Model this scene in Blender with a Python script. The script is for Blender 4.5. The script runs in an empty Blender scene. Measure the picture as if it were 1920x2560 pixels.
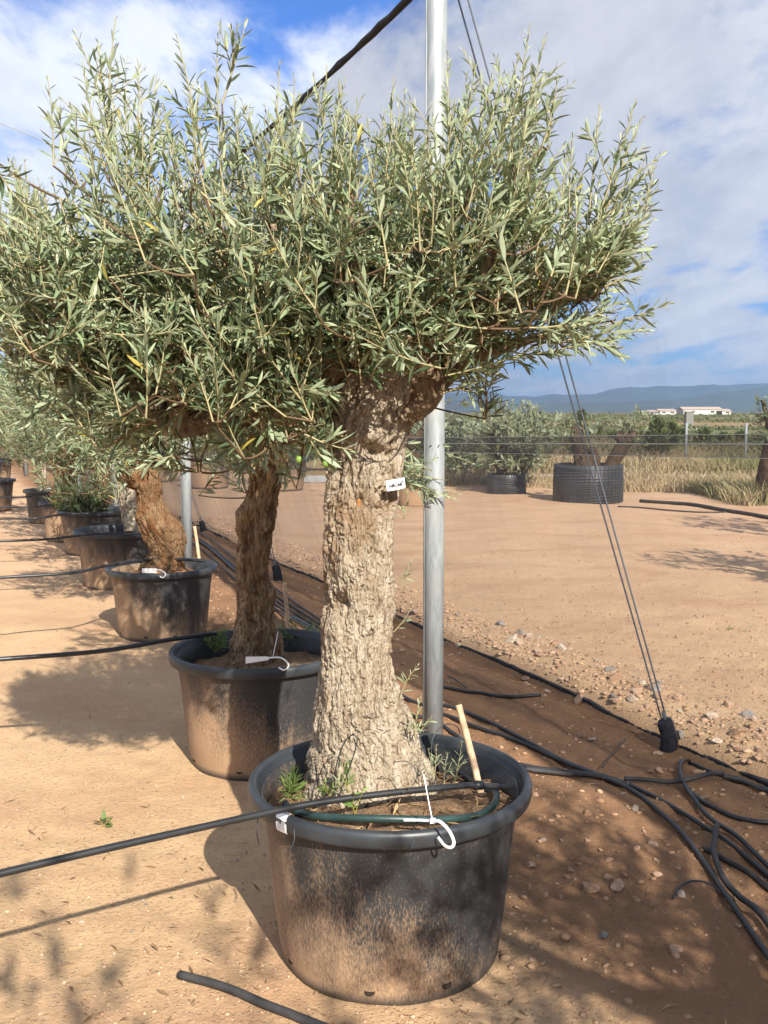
import bpy, math, random
import numpy as np
from mathutils import Vector, Matrix, Quaternion

# ------------------------------------------------------------------ camera, sky, sun, exposure
SC = bpy.context.scene
COL = SC.collection
CAM_Z, FPX, PITCH = 1.60, 2500.0, math.atan(250.0 / 2500.0)
CP, SP = math.cos(PITCH), math.sin(PITCH)
cam_data = bpy.data.cameras.new('camera')
cam_data.sensor_fit = 'VERTICAL'; cam_data.sensor_height = 36.0
cam_data.lens = 36.0 * FPX / 2560.0
cam_data.clip_start = 0.05; cam_data.clip_end = 60000
cam = bpy.data.objects.new('camera', cam_data); COL.objects.link(cam)
cam.location = (0, 0, CAM_Z); cam.rotation_euler = (math.pi / 2 - PITCH, 0, 0)
SC.camera = cam

SUN_L = Vector((-0.517, 1.393, -1.0)).normalized()          # the way the light travels
SUN_EL = math.asin(-SUN_L.z)
sun_data = bpy.data.lights.new('sun', 'SUN')
sun_data.energy = 5.0; sun_data.angle = math.radians(0.53); sun_data.color = (1.0, 0.93, 0.82)
sun = bpy.data.objects.new('sun', sun_data); COL.objects.link(sun)
sun.rotation_euler = SUN_L.to_track_quat('-Z', 'Y').to_euler(); sun.location = (3, -6, 8)

SC.view_settings.view_transform = 'Standard'; SC.view_settings.look = 'None'
SC.view_settings.exposure = 1.10; SC.view_settings.gamma = 1.0
SC.cycles.use_denoising = True; SC.cycles.adaptive_threshold = 0.02
SC.cycles.max_bounces = 6; SC.cycles.diffuse_bounces = 3; SC.cycles.glossy_bounces = 2
SC.cycles.transmission_bounces = 3; SC.cycles.transparent_max_bounces = 12
SC.cycles.volume_bounces = 0; SC.cycles.caustics_reflective = False; SC.cycles.caustics_refractive = False


def nd(nt, typ, ins=None, **props):
    n = nt.nodes.new(typ)
    for k, v in props.items():
        setattr(n, k, v)
    for k, v in (ins or {}).items():
        s = n.inputs[k]
        if isinstance(v, bpy.types.NodeSocket):
            nt.links.new(v, s)
        else:
            s.default_value = v
    return n


def ramp(nt, fac, stops, interp='LINEAR'):
    n = nt.nodes.new('ShaderNodeValToRGB')
    cr = n.color_ramp; cr.interpolation = interp
    while len(cr.elements) < len(stops):
        cr.elements.new(0.5)
    for e, (p, c) in zip(cr.elements, stops):
        e.position = p
        e.color = (c, c, c, 1) if isinstance(c, (int, float)) else (c[0], c[1], c[2], 1)
    if fac is not None:
        nt.links.new(fac, n.inputs[0])
    return n


def noise(nt, vec, scale, detail=4, rough=0.55, dist=0.0):
    return nd(nt, 'ShaderNodeTexNoise', {'Vector': vec, 'Scale': scale, 'Detail': detail, 'Roughness': rough, 'Distortion': dist})


def mixc(nt, fac, a, b, blend='MIX'):
    n = nt.nodes.new('ShaderNodeMix'); n.data_type = 'RGBA'; n.blend_type = blend
    for s, v in ((n.inputs[0], fac), (n.inputs[6], a), (n.inputs[7], b)):
        if isinstance(v, bpy.types.NodeSocket):
            nt.links.new(v, s)
        elif isinstance(v, (int, float)):
            s.default_value = v
        else:
            s.default_value = (v[0], v[1], v[2], 1)
    return n.outputs[2]


def math_n(nt, op, a, b=0.0, clamp=False):
    n = nt.nodes.new('ShaderNodeMath'); n.operation = op; n.use_clamp = clamp
    for i, v in enumerate((a, b)):
        if isinstance(v, bpy.types.NodeSocket):
            nt.links.new(v, n.inputs[i])
        else:
            n.inputs[i].default_value = v
    return n.outputs[0]


def mapping(nt, vec, scale=(1, 1, 1), loc=(0, 0, 0), rot=(0, 0, 0)):
    return nd(nt, 'ShaderNodeMapping', {'Vector': vec, 'Scale': scale, 'Location': loc, 'Rotation': rot}).outputs[0]


# world: physical sky with a broken deck of cloud spread over all of it
W = bpy.data.worlds.new('World'); SC.world = W; W.use_nodes = True
nt = W.node_tree; nt.nodes.clear()
sky = nt.nodes.new('ShaderNodeTexSky'); sky.sky_type = 'NISHITA'; sky.sun_disc = False
sky.sun_elevation = SUN_EL; sky.sun_rotation = math.atan2(0.517, -1.393)
sky.air_density = 1.0; sky.dust_density = 0.4; sky.ozone_density = 2.5
tc = nt.nodes.new('ShaderNodeTexCoord')
sep = nd(nt, 'ShaderNodeSeparateXYZ', {0: tc.outputs['Generated']})
zc = math_n(nt, 'ADD', math_n(nt, 'MAXIMUM', sep.outputs[2], 0.0), 0.16)
px = math_n(nt, 'DIVIDE', sep.outputs[0], zc); py = math_n(nt, 'DIVIDE', sep.outputs[1], zc)
cv = nd(nt, 'ShaderNodeCombineXYZ', {0: px, 1: py, 2: 0.0}).outputs[0]
cvm = mapping(nt, cv, scale=(1.25, 0.85, 1), loc=(1.75, 0.4, 0), rot=(0, 0, 0.5))
n1 = noise(nt, cvm, 1.05, 7, 0.56, 0.35)
n2 = noise(nt, mapping(nt, cv, scale=(2.4, 1.1, 1), loc=(4, 2, 3), rot=(0, 0, 0.4)), 1.9, 6, 0.6, 0.2)
cover = math_n(nt, 'ADD', math_n(nt, 'MULTIPLY', n1.outputs[0], 0.78), math_n(nt, 'MULTIPLY', n2.outputs[0], 0.3))
cov = ramp(nt, cover, [(0.432, 0.0), (0.56, 0.92)], 'EASE')
shade = ramp(nt, n2.outputs[0], [(0.32, (6.2, 6.7, 7.8)), (0.62, (8.7, 9.0, 9.6))])
blue = mixc(nt, 1.0, sky.outputs[0], (0.50, 0.84, 1.45), 'MULTIPLY')
skyc = mixc(nt, cov.outputs[0], blue, shade.outputs[0])
bg = nd(nt, 'ShaderNodeBackground', {'Color': skyc, 'Strength': 0.056})
nt.links.new(bg.outputs[0], nd(nt, 'ShaderNodeOutputWorld').inputs[0])

# ------------------------------------------------------------------ helpers
rng = np.random.default_rng(7)
random.seed(7)


def ray(u, v):
    a = (u - 960) / FPX; b = (1280 - v) / FPX
    return np.array([a, CP + b * SP, b * CP - SP])


def G(u, v, z=0.0):                     # where the line of sight meets height z
    d = ray(u, v); t = (z - CAM_Z) / d[2]
    return np.array([d[0] * t, d[1] * t, z])


def YP(u, v, y):                        # ... meets the upright plane at distance y
    d = ray(u, v); t = y / d[1]
    return np.array([d[0] * t, y, CAM_Z + d[2] * t])


def _hash(ix, iy, iz, seed):
    h = (ix.astype(np.uint32) * np.uint32(374761393) + iy.astype(np.uint32) * np.uint32(668265263)
         + iz.astype(np.uint32) * np.uint32(2147483647) + np.uint32((seed * 1274126177) & 0xFFFFFFFF))
    h = (h ^ (h >> np.uint32(13))) * np.uint32(1274126177)
    h = (h ^ (h >> np.uint32(16))) * np.uint32(2246822519)
    h = h ^ (h >> np.uint32(15))
    return h.astype(np.float64) / 4294967295.0


def vnoise(p, seed=0):
    p = np.asarray(p, float); i = np.floor(p).astype(np.int64); f = p - i
    f = f * f * f * (f * (f * 6 - 15) + 10)
    r = 0.0
    for dx in (0, 1):
        wx = f[:, 0] if dx else 1 - f[:, 0]
        for dy in (0, 1):
            wy = f[:, 1] if dy else 1 - f[:, 1]
            for dz in (0, 1):
                wz = f[:, 2] if dz else 1 - f[:, 2]
                r = r + wx * wy * wz * _hash(i[:, 0] + dx, i[:, 1] + dy, i[:, 2] + dz, seed)
    return r * 2 - 1


def fbm(p, seed=0, octv=4, gain=0.5, lac=2.03):
    p = np.asarray(p, float); a = 1.0; s = 0; t = 0
    for o in range(octv):
        s = s + a * vnoise(p * lac ** o + o * 17.3, seed + o); t += a; a *= gain
    return s / t


def worley(p, seed=0):
    i = np.floor(p).astype(np.int64); f1 = np.full(len(p), 9.0); f2 = f1.copy(); cid = np.zeros(len(p))
    for dx in (-1, 0, 1):
        for dy in (-1, 0, 1):
            for dz in (-1, 0, 1):
                a, b, c = i[:, 0] + dx, i[:, 1] + dy, i[:, 2] + dz
                q = np.stack([a + _hash(a, b, c, seed), b + _hash(a, b, c, seed + 1), c + _hash(a, b, c, seed + 2)], 1)
                d = np.sqrt(((q - p) ** 2).sum(1))
                near = d < f1
                f2 = np.where(near, f1, np.minimum(f2, d)); cid = np.where(near, _hash(a, b, c, seed + 3), cid)
                f1 = np.where(near, d, f1)
    return f1, f2, cid


def sstep(x, a, b):
    t = np.clip((x - a) / (b - a), 0, 1); return t * t * (3 - 2 * t)


def mesh_from(name, V, F, attr=None, smooth=True):
    """V (n,3); F list of arrays (m,3)/(m,4) or one of them."""
    me = bpy.data.meshes.new(name)
    Fs = F if isinstance(F, list) else [F]
    Fs = [np.asarray(f, np.int32) for f in Fs if len(f)]
    V = np.asarray(V, np.float32)
    me.vertices.add(len(V)); me.vertices.foreach_set('co', V.ravel())
    loops = np.concatenate([f.ravel() for f in Fs]); sizes = np.concatenate([np.full(len(f), f.shape[1], np.int32) for f in Fs])
    me.loops.add(len(loops)); me.loops.foreach_set('vertex_index', loops)
    me.polygons.add(len(sizes))
    st = np.zeros(len(sizes), np.int32); st[1:] = np.cumsum(sizes)[:-1]
    me.polygons.foreach_set('loop_start', st)
    me.polygons.foreach_set('use_smooth', np.full(len(sizes), smooth, bool))
    me.update(calc_edges=True)
    if attr is not None:
        a = me.attributes.new('lv', 'FLOAT_COLOR', 'POINT')
        A = np.ones((len(V), 4), np.float32); A[:, :attr.shape[1]] = attr
        a.data.foreach_set('color', A.ravel())
    return me


def ob(name, me, mat=None, parent=None, loc=None):
    o = bpy.data.objects.new(name, me); COL.objects.link(o)
    if mat is not None and me is not None and len(me.materials) == 0:
        me.materials.append(mat)
    if parent is not None:
        o.parent = parent
    if loc is not None:
        o.location = loc
    return o


def tag(o, label=None, cat=None, group=None, kind=None):
    if label: o['label'] = label
    if cat: o['category'] = cat
    if group: o['group'] = group
    if kind: o['kind'] = kind
    return o


def empty(name, loc, label, cat, group=None):
    o = bpy.data.objects.new(name, None); COL.objects.link(o); o.location = loc; o.empty_display_size = 0.1
    return tag(o, label, cat, group)


class MB:                                # joins pieces into one mesh
    def __init__(s): s.V = []; s.F3 = []; s.F4 = []; s.A = []; s.n = 0

    def add(s, V, F, A=None):
        V = np.asarray(V, float)
        Fs = F if isinstance(F, list) else [F]
        for f in Fs:
            f = np.asarray(f, np.int64)
            if len(f) == 0: continue
            (s.F3 if f.shape[1] == 3 else s.F4).append(f + s.n)
        s.V.append(V); s.n += len(V)
        s.A.append(np.ones((len(V), 3)) if A is None else np.broadcast_to(A, (len(V), 3)))
        return s

    def mesh(s, name, smooth=True, attr=True):
        F = []
        if s.F3: F.append(np.concatenate(s.F3))
        if s.F4: F.append(np.concatenate(s.F4))
        return mesh_from(name, np.concatenate(s.V), F, np.concatenate(s.A) if attr else None, smooth)


def frames(P):
    P = np.asarray(P, float); T = np.gradient(P, axis=0); T /= np.linalg.norm(T, axis=1)[:, None] + 1e-12
    N = np.zeros_like(P); a = np.array([1, 0, 0]) if abs(T[0][0]) < 0.8 else np.array([0, 1, 0])
    n = a - T[0] * a.dot(T[0]); N[0] = n / np.linalg.norm(n)
    for i in range(1, len(P)):
        n = N[i - 1] - T[i] * N[i - 1].dot(T[i]); N[i] = n / (np.linalg.norm(n) + 1e-12)
    return T, N, np.cross(T, N)


def tube(P, r, n=8, cap=True, flat=1.0):
    P = np.asarray(P, float); r = np.broadcast_to(r, (len(P),)).astype(float)
    T, N, B = frames(P); a = np.linspace(0, 2 * np.pi, n, endpoint=False)
    V = (P[:, None] + r[:, None, None] * (np.cos(a)[None, :, None] * N[:, None] + flat * np.sin(a)[None, :, None] * B[:, None])).reshape(-1, 3)
    i = np.arange(len(P) - 1)[:, None] * n; j = np.arange(n)[None]; j2 = (j + 1) % n
    F = np.stack([i + j, i + j2, i + n + j2, i + n + j], -1).reshape(-1, 4)
    if not cap: return V, [F]
    V = np.vstack([V, P[0], P[-1]]); c0 = len(V) - 2; jj = np.arange(n); jn = (jj + 1) % n; b = (len(P) - 1) * n
    F3 = np.vstack([np.stack([np.full(n, c0), jn, jj], 1), np.stack([np.full(n, c0 + 1), b + jj, b + jn], 1)])
    return V, [F, F3]


def spline(P, n):
    P = np.asarray(P, float)
    if len(P) < 3:
        return np.stack([np.interp(np.linspace(0, 1, n), np.linspace(0, 1, len(P)), P[:, k]) for k in range(P.shape[1])], 1)
    Q = np.vstack([2 * P[0] - P[1], P, 2 * P[-1] - P[-2]])
    seg = np.linalg.norm(np.diff(P[:, :3], axis=0), axis=1); L = np.concatenate([[0], np.cumsum(seg)])
    out = []
    for s in np.linspace(0, L[-1], n):
        k = min(np.searchsorted(L, s, 'right') - 1, len(P) - 2); t = (s - L[k]) / (seg[k] + 1e-9)
        p0, p1, p2, p3 = Q[k], Q[k + 1], Q[k + 2], Q[k + 3]
        out.append(0.5 * (2 * p1 + (p2 - p0) * t + (2 * p0 - 5 * p1 + 4 * p2 - p3) * t * t + (3 * p1 - p0 - 3 * p2 + p3) * t ** 3))
    return np.array(out)


def lathe(prof, n=72, seed=None, wob=0.0):
    prof = np.asarray(prof, float); a = np.linspace(0, 2 * np.pi, n, endpoint=False)
    rr = prof[:, 0][:, None] * np.ones(n)[None]
    if seed is not None:
        rr = rr + wob * np.sin(2 * a + seed)[None] * (prof[:, 0] > 0.05)[:, None]
    V = np.stack([rr * np.cos(a)[None], rr * np.sin(a)[None], np.repeat(prof[:, 1][:, None], n, 1)], -1).reshape(-1, 3)
    i = np.arange(len(prof) - 1)[:, None] * n; j = np.arange(n)[None]; j2 = (j + 1) % n
    return V, np.stack([i + j, i + j2, i + n + j2, i + n + j], -1).reshape(-1, 4)


def box(cx, cy, cz, sx, sy, sz):
    V = np.array([[x, y, z] for x in (-1, 1) for y in (-1, 1) for z in (-1, 1)], float) * 0.5 * np.array([sx, sy, sz]) + np.array([cx, cy, cz])
    F = np.array([[0, 1, 3, 2], [4, 6, 7, 5], [0, 4, 5, 1], [2, 3, 7, 6], [0, 2, 6, 4], [1, 5, 7, 3]])
    return V, F


# ------------------------------------------------------------------ materials
def new_mat(name):
    m = bpy.data.materials.new(name); m.use_nodes = True; t = m.node_tree; t.nodes.clear()
    o = t.nodes.new('ShaderNodeOutputMaterial'); return m, t, o


def pbr(t, o, col, rough=0.8, spec=0.3, bump=None, metallic=0.0, bstr=0.4, bdist=0.01):
    b = t.nodes.new('ShaderNodeBsdfPrincipled')
    for k, v in (('Base Color', col), ('Roughness', rough), ('Specular IOR Level', spec), ('Metallic', metallic)):
        if isinstance(v, bpy.types.NodeSocket): t.links.new(v, b.inputs[k])
        elif isinstance(v, (int, float)): b.inputs[k].default_value = v
        else: b.inputs[k].default_value = (v[0], v[1], v[2], 1)
    if bump is not None:
        bn = nd(t, 'ShaderNodeBump', {'Height': bump, 'Strength': bstr, 'Distance': bdist}); t.links.new(bn.outputs[0], b.inputs['Normal'])
    t.links.new(b.outputs[0], o.inputs[0]); return b


def simple(name, col, rough=0.8, var=0.15, scale=20, spec=0.3, bstr=0.25, bdist=0.004, metallic=0.0):
    m, t, o = new_mat(name)
    tcn = t.nodes.new('ShaderNodeTexCoord'); n = noise(t, tcn.outputs['Object'], scale, 5, 0.6)
    c = mixc(t, ramp(t, n.outputs[0], [(0.3, 0.0), (0.7, 1.0)]).outputs[0], [x * (1 - var) for x in col], [min(1, x * (1 + var)) for x in col])
    pbr(t, o, c, rough, spec, n.outputs[0], metallic, bstr, bdist); return m


def ground_mat():
    m, t, o = new_mat('dry_earth')
    geo = t.nodes.new('ShaderNodeNewGeometry'); P = geo.outputs['Position']
    at = nd(t, 'ShaderNodeAttribute', attribute_name='lv'); rs = nd(t, 'ShaderNodeSeparateColor', {0: at.outputs['Color']})
    big = noise(t, P, 0.55, 5, 0.6); mid = noise(t, P, 4.5, 6, 0.65); fine = noise(t, P, 42, 6, 0.7); grit = noise(t, P, 240, 3, 0.6)
    vor = nd(t, 'ShaderNodeTexVoronoi', {'Vector': P, 'Scale': 70.0, 'Randomness': 1.0}); vor2 = nd(t, 'ShaderNodeTexVoronoi', {'Vector': P, 'Scale': 170.0})
    c = mixc(t, ramp(t, big.outputs[0], [(0.35, 0), (0.68, 1)]).outputs[0], (0.49, 0.335, 0.185), (0.57, 0.405, 0.235))
    c = mixc(t, ramp(t, mid.outputs[0], [(0.4, 0), (0.72, 0.6)]).outputs[0], c, (0.39, 0.250, 0.140))
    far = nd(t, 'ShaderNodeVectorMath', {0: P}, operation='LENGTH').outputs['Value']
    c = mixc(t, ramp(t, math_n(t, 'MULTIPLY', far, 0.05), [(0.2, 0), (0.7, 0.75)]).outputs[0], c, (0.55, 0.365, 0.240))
    trk = noise(t, mapping(t, P, (0.7, 1.3, 1), rot=(0, 0, 0.4)), 1.1, 7, 0.66, 0.6)
    c = mixc(t, ramp(t, trk.outputs[0], [(0.46, 0), (0.68, 0.75)]).outputs[0], c, (0.40, 0.235, 0.140))
    c = mixc(t, ramp(t, trk.outputs[0], [(0.28, 0.35), (0.42, 0)]).outputs[0], c, (0.58, 0.43, 0.28))
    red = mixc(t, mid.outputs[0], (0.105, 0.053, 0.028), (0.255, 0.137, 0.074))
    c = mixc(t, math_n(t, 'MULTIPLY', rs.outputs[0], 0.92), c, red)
    gr = mixc(t, mid.outputs[0], (0.22, 0.155, 0.07), (0.33, 0.24, 0.12)); c = mixc(t, rs.outputs[1], c, gr)
    # far plain: strips of crop and stubble
    sx = nd(t, 'ShaderNodeSeparateXYZ', {0: P}); fld = noise(t, mapping(t, P, (0.002, 0.011, 1)), 1.0, 2, 0.4)
    fc = ramp(t, fld.outputs[0], [(0.40, (0.045, 0.075, 0.025)), (0.5, (0.09, 0.12, 0.045)), (0.56, (0.26, 0.19, 0.10)), (0.62, (0.06, 0.085, 0.03))], 'CONSTANT')
    c = mixc(t, rs.outputs[2], c, fc.outputs[0])
    # pale and dark grit
    hue = nd(t, 'ShaderNodeSeparateColor', {0: vor.outputs['Color']})
    peb = ramp(t, vor.outputs['Distance'], [(0.22, 1.0), (0.34, 0.0)]).outputs[0]
    pm = math_n(t, 'MULTIPLY', peb, math_n(t, 'GREATER_THAN', hue.outputs[0], 0.62))
    c = mixc(t, math_n(t, 'MULTIPLY', pm, math_n(t, 'SUBTRACT', 0.55, math_n(t, 'MULTIPLY', rs.outputs[0], 0.35))), c, mixc(t, hue.outputs[1], (0.32, 0.20, 0.125), (0.60, 0.46, 0.33)))
    hue2 = nd(t, 'ShaderNodeSeparateColor', {0: vor2.outputs['Color']})
    c = mixc(t, math_n(t, 'MULTIPLY', math_n(t, 'GREATER_THAN', hue2.outputs[0], 0.80), math_n(t, 'SUBTRACT', 0.4, math_n(t, 'MULTIPLY', rs.outputs[0], 0.33))), c, mixc(t, hue2.outputs[1], (0.23, 0.135, 0.075), (0.56, 0.42, 0.28)))
    c = mixc(t, math_n(t, 'MULTIPLY', fine.outputs[0], 0.35), c, (0.30, 0.175, 0.095))
    h = math_n(t, 'ADD', math_n(t, 'MULTIPLY', fine.outputs[0], 0.7), math_n(t, 'ADD', math_n(t, 'MULTIPLY', pm, 0.45), math_n(t, 'MULTIPLY', grit.outputs[0], 0.18)))
    pbr(t, o, c, 0.95, 0.12, h, bstr=0.85, bdist=0.014); return m


def leaf_mat(name, top, under, young, trans=0.25, wvar=0.5):
    m, t, o = new_mat(name)
    at = nd(t, 'ShaderNodeAttribute', attribute_name='lv'); rs = nd(t, 'ShaderNodeSeparateColor', {0: at.outputs['Color']})
    geo = t.nodes.new('ShaderNodeNewGeometry')
    topc = mixc(t, rs.outputs[0], [x * (1 - wvar) for x in top], [x * (1 + wvar) for x in top])
    topc = mixc(t, rs.outputs[1], topc, young)
    topc = mixc(t, math_n(t, 'MULTIPLY', math_n(t, 'GREATER_THAN', rs.outputs[2], 0.985), .8), topc, (0.42, 0.33, 0.06))
    undc = mixc(t, rs.outputs[2], [x * 0.8 for x in under], [x * 1.15 for x in under])
    undc = mixc(t, math_n(t, 'MULTIPLY', math_n(t, 'SUBTRACT', 1.0, rs.outputs[1]), 0.5), undc, [0.30 * under[0], 0.42 * under[1], 0.22 * under[2]])  # older, lower leaves get darker undersides: shade inside the crown painted in
    c = mixc(t, geo.outputs['Backfacing'], topc, undc)
    b = nd(t, 'ShaderNodeBsdfPrincipled', {'Base Color': c, 'Roughness': 0.48, 'Specular IOR Level': 0.42})
    tr = nd(t, 'ShaderNodeBsdfTranslucent', {'Color': mixc(t, 0.5, topc, (0.22, 0.26, 0.06))})
    mx = nd(t, 'ShaderNodeMixShader', {0: trans, 1: b.outputs[0], 2: tr.outputs[0]}); t.links.new(mx.outputs[0], o.inputs[0]); return m


def bark_mat(name, pale, mid, dark, brown, bs=5, bd=0.4):
    m, t, o = new_mat(name)
    tcn = t.nodes.new('ShaderNodeTexCoord'); P = tcn.outputs['Object']
    st = mapping(t, P, (1, 1, 0.28)); a = noise(t, st, 26, 7, 0.68, 0.6); b2 = noise(t, mapping(t, P, (1, 1, 0.6)), bs, 5, 0.65, bd); f = noise(t, mapping(t, P, (1, 1, 0.2)), 110, 5, 0.7, 0.3)
    c = mixc(t, ramp(t, a.outputs[0], [(0.33, 0), (0.6, 1)]).outputs[0], mid, pale)
    c = mixc(t, ramp(t, f.outputs[0], [(0.36, 0.85), (0.49, 0)]).outputs[0], c, dark)
    c = mixc(t, ramp(t, b2.outputs[0], [(0.50, 0), (0.64, 0.85)]).outputs[0], c, brown)
    h = math_n(t, 'ADD', math_n(t, 'MULTIPLY', a.outputs[0], 0.5), f.outputs[0])
    pbr(t, o, c, 0.92, 0.15, h, bstr=0.9, bdist=0.012); return m


def pot_mat():
    m, t, o = new_mat('dusty_black_plastic')
    tcn = t.nodes.new('ShaderNodeTexCoord'); P = tcn.outputs['Object']; oi = t.nodes.new('ShaderNodeObjectInfo')
    off = nd(t, 'ShaderNodeVectorMath', {0: P, 1: nd(t, 'ShaderNodeCombineXYZ', {2: math_n(t, 'MULTIPLY', oi.outputs['Random'], 37.0)}).outputs[0]}, operation='ADD').outputs[0]
    s = nd(t, 'ShaderNodeSeparateXYZ', {0: P})
    streak = noise(t, mapping(t, off, (1, 1, 0.25)), 9, 5, 0.6); grain = noise(t, mapping(t, off, (1, 1, 0.30)), 240, 3, 0.7); spk = noise(t, mapping(t, off, (1, 1, 0.5)), 210, 2, 0.8)
    low = math_n(t, 'MULTIPLY', math_n(t, 'SUBTRACT', 0.30, s.outputs[2]), 2.9)
    side = math_n(t, 'MULTIPLY', math_n(t, 'ADD', s.outputs[0], 0.05), -1.9)
    d = math_n(t, 'ADD', math_n(t, 'ADD', low, side), math_n(t, 'MULTIPLY', math_n(t, 'SUBTRACT', streak.outputs[0], 0.54), 1.7))
    d = math_n(t, 'ADD', d, math_n(t, 'MULTIPLY', math_n(t, 'SUBTRACT', grain.outputs[0], 0.5), 1.9))
    d = math_n(t, 'ADD', d, nd(t, 'ShaderNodeSeparateColor', {0: oi.outputs['Color']}).outputs[0])
    dust = ramp(t, d, [(0.0, 0.0), (1.0, 0.95)]).outputs[0]
    ring = ramp(t, math_n(t, 'MULTIPLY', s.outputs[2], 10.0), [(0.2, 0.15), (0.45, 1.0)]).outputs[0]
    dust = math_n(t, 'MULTIPLY', dust, ring)
    dust = math_n(t, 'MAXIMUM', dust, math_n(t, 'MULTIPLY', math_n(t, 'GREATER_THAN', spk.outputs[0], 0.63), 0.22))
    blk = mixc(t, streak.outputs[0], (0.014, 0.016, 0.018), (0.040, 0.042, 0.045))
    dc = mixc(t, grain.outputs[0], (0.28, 0.170, 0.092), (0.42, 0.285, 0.175))
    c = mixc(t, dust, blk, dc)
    r = ramp(t, dust, [(0.0, 0.48), (0.6, 0.9)]).outputs[0]
    pbr(t, o, c, r, 0.35, grain.outputs[0], bstr=0.25, bdist=0.003); return m


def net_mat():
    # woven shade cloth: the more slanting the ray, the more thread it meets
    m, t, o = new_mat('shade_cloth')
    geo = t.nodes.new('ShaderNodeNewGeometry')
    dt = nd(t, 'ShaderNodeVectorMath', {0: geo.outputs['Incoming'], 1: geo.outputs['True Normal']}, operation='DOT_PRODUCT').outputs['Value']
    cs = math_n(t, 'MAXIMUM', math_n(t, 'ABSOLUTE', dt), 0.08)
    P = geo.outputs['Position']; w = noise(t, P, 0.6, 3, 0.5)
    base = math_n(t, 'ADD', 0.825, math_n(t, 'MULTIPLY', math_n(t, 'SUBTRACT', w.outputs[0], 0.5), -0.05))
    T = math_n(t, 'POWER', base, math_n(t, 'DIVIDE', 1.0, cs))
    d = nd(t, 'ShaderNodeBsdfDiffuse', {'Color': (0.125, 0.125, 0.132, 1)}); tl = nd(t, 'ShaderNodeBsdfTranslucent', {'Color': (0.125, 0.125, 0.132, 1)})
    th = nd(t, 'ShaderNodeMixShader', {0: 0.45, 1: d.outputs[0], 2: tl.outputs[0]})
    tp = t.nodes.new('ShaderNodeBsdfTransparent')
    mx = nd(t, 'ShaderNodeMixShader', {0: T, 1: th.outputs[0], 2: tp.outputs[0]}); t.links.new(mx.outputs[0], o.inputs[0]); return m


def galv_mat():
    m, t, o = new_mat('galvanised_steel')
    tcn = t.nodes.new('ShaderNodeTexCoord'); P = tcn.outputs['Object']
    a = noise(t, mapping(t, P, (1, 1, 0.18)), 30, 5, 0.65, 0.5); b2 = noise(t, mapping(t, P, (1, 1, 0.4)), 7, 4, 0.6); v = nd(t, 'ShaderNodeTexVoronoi', {'Vector': mapping(t, P, (1, 1, 0.5)), 'Scale': 60.0})
    c = mixc(t, ramp(t, a.outputs[0], [(0.35, 0), (0.65, 1)]).outputs[0], (0.21, 0.24, 0.255), (0.34, 0.37, 0.385))
    c = mixc(t, ramp(t, b2.outputs[0], [(0.5, 0), (0.7, 0.5)]).outputs[0], c, (0.36, 0.36, 0.32))
    r = ramp(t, v.outputs['Color'], [(0.0, 0.46), (1.0, 0.62)]).outputs[0]
    pbr(t, o, c, r, 0.5, a.outputs[0], metallic=0.2, bstr=0.1, bdist=0.002); return m


def attr_mat(name, a, b, c3=None, rough=0.85, spec=0.15, trans=0.0):
    m, t, o = new_mat(name)
    at = nd(t, 'ShaderNodeAttribute', attribute_name='lv'); rs = nd(t, 'ShaderNodeSeparateColor', {0: at.outputs['Color']})
    c = mixc(t, rs.outputs[0], a, b)
    if c3: c = mixc(t, rs.outputs[1], c, c3)
    p = pbr(t, o, c, rough, spec)
    if trans:
        tr = nd(t, 'ShaderNodeBsdfTranslucent', {'Color': c}); mx = nd(t, 'ShaderNodeMixShader', {0: trans, 1: p.outputs[0], 2: tr.outputs[0]}); t.links.new(mx.outputs[0], o.inputs[0])
    return m


def soil_mat():
    m, t, o = new_mat('potting_soil')
    tcn = t.nodes.new('ShaderNodeTexCoord'); P = tcn.outputs['Object']
    a = noise(t, P, 30, 6, 0.7); b2 = noise(t, P, 140, 4, 0.7)
    c = mixc(t, ramp(t, a.outputs[0], [(0.35, 0), (0.65, 1)]).outputs[0], (0.16, 0.095, 0.055), (0.34, 0.235, 0.145))
    c = mixc(t, ramp(t, b2.outputs[0], [(0.45, 0), (0.62, 0.7)]).outputs[0], c, (0.09, 0.05, 0.03))
    pbr(t, o, c, 0.95, 0.1, math_n(t, 'ADD', a.outputs[0], b2.outputs[0]), bstr=0.8, bdist=0.012); return m


def stone_mat(name, cols):
    m, t, o = new_mat(name)
    tcn = t.nodes.new('ShaderNodeTexCoord'); P = tcn.outputs['Object']; oi = t.nodes.new('ShaderNodeObjectInfo')
    a = noise(t, P, 3.0, 5, 0.65); st = [(i / max(1, len(cols) - 1), c) for i, c in enumerate(cols)]
    c = ramp(t, oi.outputs['Random'], st).outputs[0]
    c = mixc(t, ramp(t, a.outputs[0], [(0.4, 0), (0.7, 0.6)]).outputs[0], c, (0.30, 0.18, 0.11))
    pbr(t, o, c, 0.9, 0.2, a.outputs[0], bstr=0.5, bdist=0.05); return m


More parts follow.
